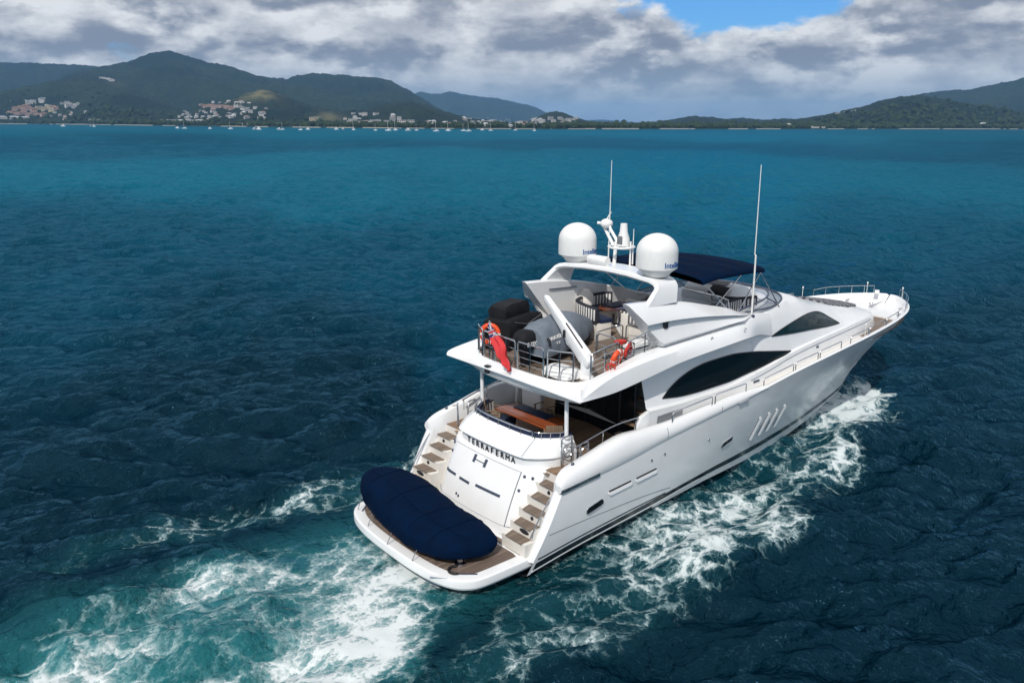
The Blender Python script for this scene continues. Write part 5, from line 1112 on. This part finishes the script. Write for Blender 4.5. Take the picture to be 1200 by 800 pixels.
def seat_base(name, path, z0, z1, depth, material, parent=None):
    P = bezier([(x, y, 0) for x, y in path], 6); mb = MB(); rows = []
    for i, p in enumerate(P):
        a, b = P[max(0, i - 1)], P[min(len(P) - 1, i + 1)]; t_ = (b - a).normalized(); n = Vector((-t_.y, t_.x, 0)) * depth
        rows.append([(p.x, p.y, z0), (p.x, p.y, z1), (p.x + n.x, p.y + n.y, z1), (p.x + n.x, p.y + n.y, z0)])
    mb.grid(rows, cv=True); mb.fan(rows[0]); mb.fan(rows[-1]); return build(name, mb, material, parent or Y, angle=40, bevel=.02)
z9 = flydeck(9) + .16
sp_ = [(8.55, .25), (8.72, 1.0), (9.0, 1.65), (9.5, 1.95), (10.3, 2.02), (10.75, 1.98), (10.9, 1.8)]
sofa = seat_base('dinette_sofa', sp_, z9 - .2, z9 + .40, -.55, M['cream'])
seat_base('seat_cushion', [(x + .1, y - .04) for x, y in sp_], z9 + .41, z9 + .52, -.5, M['navyflat'], sofa)
cushion('striped_backrest', sp_, z9 + .42, z9 + .92, .14, sofa)
sp2 = [(9.35, -.15), (9.28, -.8), (9.2, -1.5)]
sof2 = seat_base('starboard_sofa', sp2, z9 - .2, z9 + .40, .6, M['cream']); cushion('striped_backrest', sp2, z9 + .42, z9 + .86, .14, sof2)
mb = MB(); mb.box((9.7, -.3, z9 + .35), (1.0, .3, .78)); build('bar_unit', mb, M['cream'], Y, bevel=.03)
cushion('striped_backrest', [(13.5, -.9), (13.9, -1.5), (14.6, -1.7)], 5.35, 5.95, .14); cushion('striped_backrest', [(11.3, -1.75), (12.4, -1.78), (13.5, -1.7)], 5.50, 6.02, .14)
mb = MB(); mb.box((12.6, -1.6, 5.1), (2.4, .7, .5)); build('helm_bench', mb, M['cream'], Y, bevel=.06)
mb = MB(); mb.lathe((9.75, 2.0, 5.9), [(.001, .34), (.15, .3), (.27, .12), (.3, -.2)], 18); build('sofa_headrest', mb, M['cream'], Y)
# ---- crane on the starboard quarter
mb = MB(); mb.lathe((5.75, -2.0, 4.74), [(.24, 0), (.24, .05), (.17, .1), (.155, .7), (.14, .75)], 20); crane = build('tender_crane', mb, M['gel'], Y)
a, b = Vector((5.72, -2.08, 5.28)), Vector((6.35, .42, 6.66)); e = (b - a).normalized(); n = e.cross(Vector((0, 0, 1))).normalized(); q = n.cross(e)
mb = MB(); rows = []
for t_, w_, h_ in ((-.06, .10, .12), (0, .14, .17), (.06, .15, .18), (.5, .125, .155), (.52, .11, .145), (.96, .085, .11), (1.0, .06, .08)):
    c = a.lerp(b, t_); rows.append([c + n * w_ + q * h_, c - n * w_ + q * h_, c - n * w_ - q * h_, c + n * w_ - q * h_])
mb.grid(rows, cv=True); mb.fan(rows[0]); mb.fan(rows[-1]); boom = build('boom', mb, M['gel'], crane, bevel=.03, angle=40)
mb = MB(); c0, c1 = a.lerp(b, .12) + q * .192 - n * .05, a.lerp(b, .50) + q * .172 - n * .03; mb.tube([c0, c1], .022, 6); build('boom_slot', mb, M['rubber'], boom)
mb = MB(); c = a.lerp(b, .42) - n * .15 - q * .02; mb.box(tuple(c), (.05, .08, .22)); build('boom_control', mb, M['dark'], boom)
mb = MB(); mb.tube([a.lerp(b, .1) - q * .2, a.lerp(b, .38) - q * .3, a.lerp(b, .52) - q * .16], .055, 10); build('lift_ram', mb, M['gel'], boom)
# ================================================================ things on board
def tagged(name, mb, material, origin, label, cat, group=None, **kw): return tag(build(name, mb, material, None, origin, **kw), label, cat, group)
# ---- tender under a navy cover on the swim platform, lying athwartships
T = thing('covered_tender', (1.4, .3, .49), 'long dinghy under a dark navy blue canvas cover on the swim platform', 'dinghy')
mb = MB(); rows = []
cxC = C((-2.35, 1.75), (-1.8, 1.55), (-.5, 1.35), (1, 1.45), (2.2, 1.55), (3.1, 1.5)); hwC = C((-2.35, .30), (-2.2, .60), (-1.7, .90), (-.8, 1.03), (.8, 1.03), (1.9, .92), (2.6, .70), (2.95, .42), (3.12, .12))
ztC = C((-2.35, .95), (-2.15, 1.13), (-1.5, 1.30), (-.6, 1.44), (.6, 1.58), (1.7, 1.63), (2.6, 1.56), (2.95, 1.45), (3.12, 1.22)); zbC = C((-2.35, .68), (-1.6, .58), (1, .58), (2.3, .66), (2.9, .85), (3.12, 1.0))
for i in range(61):
    y = -2.35 + 5.47 * i / 60; cx_, hw, zt, zb = (float(q(y)) for q in (cxC, hwC, ztC, zbC)); row = []
    for k in range(28):
        a = 2 * math.pi * k / 28; ca, sa = math.cos(a), math.sin(a); e = .72; x = cx_ + hw * math.copysign(abs(ca) ** e, ca); zm = zb + (zt - zb) * .42
        z = zm + (math.copysign(abs(sa) ** (.9 if sa > 0 else .55), sa)) * ((zt - zm) if sa > 0 else (zm - zb)); w_ = .012 * math.sin(y * 5.1 + a * 3 + .8 * math.sin(y * 2.7)) + .006 * math.sin(y * 15.3 - a * 4 + math.sin(y * 4)); row.append((x + w_ * ca, y, z + w_ * max(0, sa) - .03 * max(0, sa) * (1 - abs(math.sin(y * 1.3 + .4)))))
    rows.append(row)
mb.grid(rows, cv=True); mb.fan(rows[0]); mb.fan(rows[-1]); cov = build('canvas_cover', mb, M['navy'], T, angle=60)
mb = MB(); mb.tube([(rows[i][k][0], rows[i][k][1], rows[i][k][2]) for k in (21,) for i in range(3, 58)], .02, 6); build('hem_rope', mb, M['navyflat'], cov)
for i in (10, 19, 33, 48):
    mb = MB(); mb.tube([tuple(Vector(rows[i][k % 28]) + Vector((0, 0, .006))) for k in range(-4, 19)], .011, 5); build('seam', mb, M['navy'], cov)
mb = MB(); mb.tube([tuple(Vector(rows[i][8]) + Vector((0, 0, .008))) for i in range(4, 57)], .010, 5); build('seam', mb, M['navy'], cov)
for i in (14, 27, 41, 53):
    for k in (15, 27):
        a, b = Vector(rows[i][k]), Vector(rows[i][k]); b = Vector((a.x + (-.16 if k == 15 else .16), a.y, .50)); mb = MB(); mb.tube([a, b], .012, 5); build('tie_strap', mb, M['padgrey'], cov)
for y in (-1.5, 1.6):
    mb = MB(); mb.prism([(.75, y, .49), (2.2, y, .49), (2.05, y, .62), (1.5, y, .56), (.9, y, .62)], (0, .14, 0)); build('chock', mb, M['rubber'], T, smooth=False)
t2 = thing('mooring_winch', (1.05, -2.05, .49), 'small chrome fitting with a black coil beside the end of the navy covered dinghy', 'winch')
mb = MB(); mb.lathe((1.15, -2.02, .49), [(.16, 0), (.16, .05), (.08, .1), (.07, .22), (.13, .26), (.12, .3), (.001, .31)], 18); mb.tube([(1.2, -2.0, .5), (1.2, -2.0, .98)], .025, 8); mb.lathe((1.2, -2.0, .95), [(.05, 0), (.05, .08), (.001, .1)], 10); build('winch_drum', mb, M['steel'], t2)
mb = MB(); mb.torus((.86, -2.22, .52), .19, .04, (0, 0, 1), 20, 8, 0, 3.6); build('coil', mb, M['rubber'], t2)
# ---- cockpit furniture
tb_ = thing('dining_table', (5.75, .35, 2.26), 'varnished reddish wood dining table in the shade of the aft cockpit', 'table')
mb = MB(); mb.box((5.75, .35, 2.94), (.98, 2.45, .05)); build('table_top', mb, M['mahog'], tb_, bevel=.02)
for y in (-.35, 1.05):
    mb = MB(); mb.tube([(5.75, y, 2.26), (5.75, y, 2.92)], .07, 10); build('leg', mb, M['steel'], tb_)
mb = MB(); mb.box((5.95, .45, 2.985), (.42, 1.5, .035)); tagged('table_runner', mb, M['navyflat'], (5.95, .45, 2.967), 'dark navy cloth runner lying on the varnished cockpit table', 'table runner', bevel=.01)
def deck_chair(loc, rz, label):
    t_ = thing('deck_chair', loc, label, 'chair', 'wooden chairs round the cockpit table'); t_.rotation_euler = (0, 0, rz); X, Y0, Z = loc
    def B(name, c, s, mt, **k):
        mb = MB(); mb.box((X + c[0], Y0 + c[1], Z + c[2]), s); return build(name, mb, mt, t_, bevel=.008, **k)
    B('seat', (0, 0, .44), (.46, .48, .04), M['chairwood'])
    mb = MB(); mb.prism([(X - .2, Y0 - .25, Z + .5), (X - .3, Y0 - .25, Z + .95), (X - .27, Y0 - .25, Z + .95), (X - .17, Y0 - .25, Z + .5)], (0, .5, 0)); build('backrest', mb, M['chairwood'], t_, smooth=False)
    for s in SIDES:
        B('armrest', (-.02, s * .27, .66), (.5, .05, .03), M['chairwood'])
        for x in (-.2, .2):
            mb = MB(); mb.box((X + x, Y0 + s * .24, Z + .32), (.045, .045, .66)); build('leg', mb, M['chairwood'], t_)
deck_chair((5.35, -1.12, 2.27), R(50), 'slatted teak chair at the starboard end of the cockpit table beside the white pillar')
deck_chair((5.25, 1.62, 2.27), R(-40), 'slatted teak chair at the port end of the cockpit table beside the striped bench')
deck_chair((6.75, .8, 2.27), R(180), 'teak chair on the far side of the cockpit table in front of the saloon doors')
# ---- jet ski under a grey cover on the flybridge, black outboard cover behind it
def ax(o, ang):
    c, s = math.cos(ang), math.sin(ang); return lambda a, b, z: (o[0] + a * c - b * s, o[1] + a * s + b * c, o[2] + z)
z7 = flydeck(7)
A = ax((5.35, -.02, z7), R(12)); J = thing('covered_jet_ski', (7.1, .55, z7), 'jet ski under a fitted grey cover with white lettering on the flybridge deck', 'jet ski')
mb = MB(); rows = []
hwJ = C((0, .56), (.3, .60), (1.6, .62), (2.4, .52), (3.0, .32), (3.45, .08)); ztJ = C((0, 1.04), (.3, 1.16), (1.2, 1.20), (1.9, 1.26), (2.4, 1.12), (2.9, .92), (3.45, .70)); zbJ = C((0, .24), (1.6, .28), (2.6, .42), (3.45, .62))
for i in range(41):
    a = 3.45 * i / 40; hw, zt, zb = (float(q(a)) for q in (hwJ, ztJ, zbJ)); row = []
    for b, f in ((1, 0), (1.02, .22), (.92, .50), (.70, .78), (.45, .97), (.15, 1.0), (-.15, 1.0), (-.45, .97), (-.70, .78), (-.92, .50), (-1.02, .22), (-1, 0)): row.append(A(a, hw * b + .012 * math.sin(a * 9 + b * 4), zb + (zt - zb) * f + .012 * math.sin(a * 13 + b * 6) * (0 < f < 1)))
    rows.append(row)
mb.grid(rows, cv=True); mb.fan(rows[0]); mb.fan(rows[-1]); jc = build('fitted_cover', mb, M['grey'], J, angle=50)
mb = MB(); mb.grid([[A(a, hb * float(hwJ(a)), zb) for hb, zb in ((.8, .05), (.98, float(zbJ(a))), (-.98, float(zbJ(a))), (-.8, .05))] for a in np.linspace(.15, 2.9, 10)], cv=True); build('hull', mb, M['black'], J)
for a in (.7, 2.2):
    mb = MB(); mb.prism([A(a, -.55, 0), A(a + .16, -.55, 0), A(a + .16, .55, 0), A(a, .55, 0)], (0, 0, .16)); build('chock', mb, M['rubber'], J, smooth=False)
def side_text(body, size, a, f, mt, mat_):
    """lettering sewn on the starboard slope of the cover"""
    w0 = text_mesh(body, size, .003); out_ = []
    for x, y, z in w0.v:
        aa = a + x; hw, zt, zb = (float(q(aa)) for q in (hwJ, ztJ, zbJ)); ff = f + y / (zt - zb) * .85
        b = np.interp(ff, [0, .22, .50, .78, .97], [-1, -1.02, -.92, -.70, -.45]); out_.append(A(aa, hw * b - .022 - z, zb + (zt - zb) * ff + .015))
    w0.v = out_; return build('cover_lettering', w0, mat_, jc, smooth=False)
side_text('WAVERUNNER', .175, .86, .50, None, M['white']); side_text('V X', .13, .62, .33, None, M['white'])
mb = MB(); mb.grid([[A(a, float(hwJ(a)) * b - .03, float(zbJ(a)) + (float(ztJ(a)) - float(zbJ(a))) * f) for b, f in ((-1.03, .40), (-1.0, .56), (-.86, .68))] for a in (.10, .16, .2)]); build('cover_patch', mb, M['dark'], jc)
o_ = thing('covered_outboard_motor', (5.2, .25, z7), 'outboard motor under a black cover with white lettering beside the grey jet ski cover', 'outboard motor')
A2 = ax((4.98, .02, z7 - .05), R(4)); mb = MB()
rows = []
for z, w_, l_, sh in ((.02, .10, .12, .0), (.4, .13, .17, .0), (.55, .26, .30, 0), (.82, .30, .36, .0), (.98, .27, .33, .03), (1.08, .16, .22, .06)):
    rows.append([A2(.2 + sh + l_ * math.copysign(abs(math.cos(q)) ** .6, math.cos(q)), w_ * math.copysign(abs(math.sin(q)) ** .6, math.sin(q)), z) for q in [2 * math.pi * k / 20 for k in range(20)]])
mb.grid(rows, cv=True); mb.fan(rows[-1]); mb.fan(rows[0]); oc = build('motor_cover', mb, M['black'], o_, angle=50)
t_ = place_text(text_mesh('E-TEC', .17, .004), A2(.22, -.318, .66), Vector(A2(1, 0, 0)) - Vector(A2(0, 0, 0)), (0, 0, 1)); build('cover_lettering', t_, M['white'], oc, smooth=False)
# ---- bulky equipment under a black cover
bq = thing('covered_equipment', (6.6, 2.0, flydeck(6.6)), 'large stepped block of equipment under a black cover at the port rail of the flybridge', 'covered equipment')
A3 = ax((5.75, 1.42, flydeck(6.3)), R(16))
def soft_block(x0, x1, y0, y1, z0, z1, sag):
    mb = MB(); n = 14; rows = []
    for i in range(n + 1):
        a = x0 + (x1 - x0) * i / n; ed = min(1, min(i, n - i) / 1.6); row = []
        for b, z in [(y0, z0), (y0 - .02, z0 + (z1 - z0) * .5), (y0 + .02, z1 - .09)] + [(y0 + (y1 - y0) * q, z1 - sag * math.sin(math.pi * q) ** .5 * (.4 + .6 * abs(math.sin(a * 4)))) for q in (.08, .25, .4, .6, .75, .92)] + [(y1 - .02, z1 - .09), (y1 + .02, z0 + (z1 - z0) * .5), (y1, z0)]:
            row.append(A3(a + .02 * math.sin(b * 9 + z * 7), b + .022 * math.sin(a * 8 + z * 5), z - (.06 * (1 - ed) if z > z0 + .5 * (z1 - z0) else 0)))
        rows.append(row)
    mb.grid(rows, cv=True); mb.fan(rows[0]); mb.fan(rows[-1]); return mb
lowc = build('lower_cover', soft_block(0, 2.05, 0, 1.05, .02, .98, .04), M['black'], bq, angle=50); build('upper_cover', soft_block(.35, 1.75, .35, 1.02, .96, 1.38, .05), M['black'], bq, angle=50)
mb = MB(); mb.tube([A3(.3, -.03, .9), A3(1.0, -.05, .72), A3(1.9, -.03, .88)], .012, 6); build('lashing', mb, M['padgrey'], lowc)
# ---- white canister by the crane, white locker, life rings, hose reel, ensign
lf = thing('liferaft_canister', (5.45, -1.35, 4.76), 'low white moulded canister on the teak by the foot of the crane', 'canister')
mb = MB(); rows = []
for i in range(17):
    a = -.62 + 1.24 * i / 16; w_ = .42 * (1 - abs(a / .62) ** 4) ** .35 + .02; rows.append([(5.4 + w_ * math.cos(q), -1.4 + a, 4.76 + .02 + .26 * (max(0, math.sin(q)) ** .8) * (w_ / .44)) for q in np.linspace(math.pi, 0, 13)])
mb.grid(rows); build('canister_shell', mb, M['white'], lf)
mb = MB(); [mb.tube([(5.4 + .435 * math.cos(q), -1.4 + y, 4.785 + .265 * math.sin(q)) for q in np.linspace(math.pi, 0, 13)], .012, 6) for y in (-.25, .25)]; build('strap', mb, M['padgrey'], lf)
lk = thing('deck_locker', (7.75, -2.15, flydeck(7.7)), 'white plastic locker with dark straps behind the starboard rail of the flybridge', 'locker')
mb = MB(); mb.box((7.75, -2.15, flydeck(7.7) + .36), (.98, .36, .70)); lkb = build('locker_body', mb, M['white'], lk, bevel=.09, seg=4)
for z in (.22, .52):
    mb = MB(); mb.box((7.75, -2.15, flydeck(7.7) + z), (.995, .37, .04)); build('strap', mb, M['rubber'], lkb)
mb = MB(); mb.box((7.42, -2.15, flydeck(7.7) + .37), (.05, .375, .72)); build('strap', mb, M['rubber'], lkb, bevel=.05)
def life_ring(c, axis, label, rr=.28):
    t_ = thing('life_ring', c, label, 'life ring', 'orange life rings on the flybridge rails'); mb = MB(); mb.torus(c, rr, .075, axis, 36, 12); rg = build('ring', mb, M['orange'], t_)
    Ax = Vector(axis).normalized(); u = Ax.orthogonal().normalized(); v = Ax.cross(u)
    for k in range(4):
        mb = MB(); mb.torus(c, rr, .079, axis, 4, 12, k * math.pi / 2 + .6, k * math.pi / 2 + .82); build('reflective_band', mb, M['white'], rg)
    return t_
life_ring((5.45, 2.02, 5.30), (-.75, -.62, .12), 'orange life ring standing at the port end of the flybridge rail beside the ensign')
life_ring((6.45, -2.52, 5.32), (-.25, .92, .30), 'orange life ring hung on the starboard flybridge rail beside the red hose coil', .22)
hr = thing('hose_coil', (7.0, -2.5, 5.15), 'tangled coil of red hose and line on the starboard rail by the white locker', 'hose')
mb = MB()
for k in range(4): mb.torus((7.0 + .03 * k, -2.45 + .02 * k, 5.47 - .02 * k), .24 - .03 * k, .032, (-.5 + .15 * k, .8, .25), 24, 6)
mb.torus((6.75, -2.38, 5.72), .15, .05, (.3, .4, 1), 18, 6); build('hose', mb, M['redhose'], hr)
mb = MB(); mb.tube(bezier([(6.2, -2.55, 5.0), (6.1, -2.6, 5.2), (6.25, -2.58, 5.35), (6.35, -2.5, 5.1)], 6), .02, 6); mb.torus((6.15, -2.58, 5.12), .13, .018, (.6, .7, .2), 18, 6); build('line', mb, M['redhose'], hr)
mb = MB(); mb.sphere((5.5, 1.86, 5.18), .10, 14, 10, (1, 1, 1.2)); tagged('rescue_light', mb, M['yellow'], (5.5, 1.86, 5.08), 'small yellow rescue light hanging inside the port life ring', 'rescue light')
en = thing('ensign', (4.95, .8, 4.8), 'red ensign hanging limp from a raked staff at the after rail of the flybridge', 'flag')
s0, s1 = Vector((4.95, .78, 4.78)), Vector((4.70, 1.12, 5.98)); mb = MB(); mb.tube([s0, s1], [.022, .016], 8); mb.sphere(tuple(s1), .035, 10, 6); build('flag_staff', mb, M['steel'], en)
def flag_pt(a, b):
    """a along the drop 0..1, b across 0..1"""
    top_ = s1.lerp(s0, .05); c = top_ + Vector((-.12 * a, -1.10 * a ** .9, -1.14 * a)); w_ = .10 + .44 * math.sin(min(1, a * 1.25) * math.pi * .62) * (1 if a < .8 else max(.05, 1 - ((a - .8) / .2) ** 1.5))
    f = math.sin(b * 11 + a * 4 + math.sin(a * 9)) * .085 * (.3 + a)
    wv_ = .05 * math.sin(a * 8 + b * 2)
    return c + Vector((-f - .05, -(b - .5) * w_ * .8 + wv_, (b - .5) * w_ * .45 - .02 + (.08 * math.sin(b * 6.3) * (a > .9))))
mb = MB(); mb.grid([[flag_pt(i / 30, j / 16) for j in range(17)] for i in range(31)]); fl = build('flag_cloth', mb, None, en, angle=180)
m = bpy.data.materials.new('red_ensign'); m.use_nodes = True; t = NT(m.node_tree); p = t.n['Principled BSDF']
lay = fl.data.uv_layers.new(name='stripe')
P0 = [(flag_pt(i / 30, j / 16), i / 30, j / 16) for i in range(31) for j in range(17)]; o0 = Vector(WORLD['ensign'])
for l in fl.data.loops:
    q = fl.data.vertices[l.vertex_index].co + o0; bb = min(P0, key=lambda k: (k[0] - q).length_squared); lay.data[l.index].uv = (bb[1], bb[2])
uv = t.node('ShaderNodeSeparateXYZ', {0: t.node('ShaderNodeUVMap', uv_map='stripe').outputs[0]}); a, b = uv.outputs[0], uv.outputs[1]
canton = t.math('LESS_THAN', a, .26)
def near(x, c, w_): return t.math('LESS_THAN', t.math('ABSOLUTE', t.math('SUBTRACT', x, c)), w_)
dg = t.math('ABSOLUTE', t.math('SUBTRACT', t.math('ABSOLUTE', t.math('SUBTRACT', b, .5)), t.math('MULTIPLY', t.math('ABSOLUTE', t.math('SUBTRACT', a, .16)), 3.0)))
wh = t.math('MAXIMUM', t.math('LESS_THAN', dg, .07), t.math('MAXIMUM', near(a, .16, .04), near(b, .5, .12))); rd = t.math('MAXIMUM', near(a, .16, .022), near(b, .5, .085))
cc = t.mix(rd, t.mix(wh, (.012, .018, .11), (.42, .42, .46)), (.40, .02, .04)); t.l.new(t.mix(canton, (.60, .035, .04), cc), p.inputs['Base Color']); p.inputs['Roughness'].default_value = .8; fl.data.materials.append(m)
# ---- flybridge table, foredeck pad
ft_ = thing('flybridge_table', (10.6, 1.2, flydeck(10.6)), 'dark oval table inside the striped flybridge sofa', 'table')
mb = MB(); mb.lathe((0, 0, 0), [(.001, .0), (.52, 0), (.55, .02), (.55, .05), (.001, .06)], 32); mb.v = [(10.5 + x * 1.5, 1.15 + y * .95, 5.62 + z) for x, y, z in mb.v]; build('table_top', mb, M['mahog'], ft_)
mb = MB(); mb.box((10.5, 1.25, 5.695), (.9, .6, .02)); build('table_cover', mb, M['navyflat'], ft_, bevel=.008)
mb = MB(); mb.lathe((10.5, 1.15, flydeck(10.5)), [(.3, 0), (.28, .03), (.09, .08), (.09, .66)], 18); build('leg', mb, M['steel'], ft_)
pd = thing('sun_pad', (22.3, 0, 4.35), 'grey chequered sunbathing pad on the white foredeck', 'sun pad')
for y0, y1 in ((-1.15, -.4), (-.38, .38), (.4, 1.15)):
    mb = MB(); rows = []
    for X in np.linspace(20.7, 24.0, 14):
        f = 1 - .35 * max(0, (X - 22.5) / 1.5); rows.append([(X, y * f, float(roofZ(X)) - .02 - .10 * (abs(y * f) / 1.2) ** 2 + dz) for y, dz in ((y0, -.05), (y0, .06), (y0 + .05, .09), ((y0 + y1) / 2, .10), (y1 - .05, .09), (y1, .06), (y1, -.05))])
    mb.grid(rows); mb.fan(rows[0]); mb.fan(rows[-1]); build('cushion', mb, M['checked'], pd, angle=50)
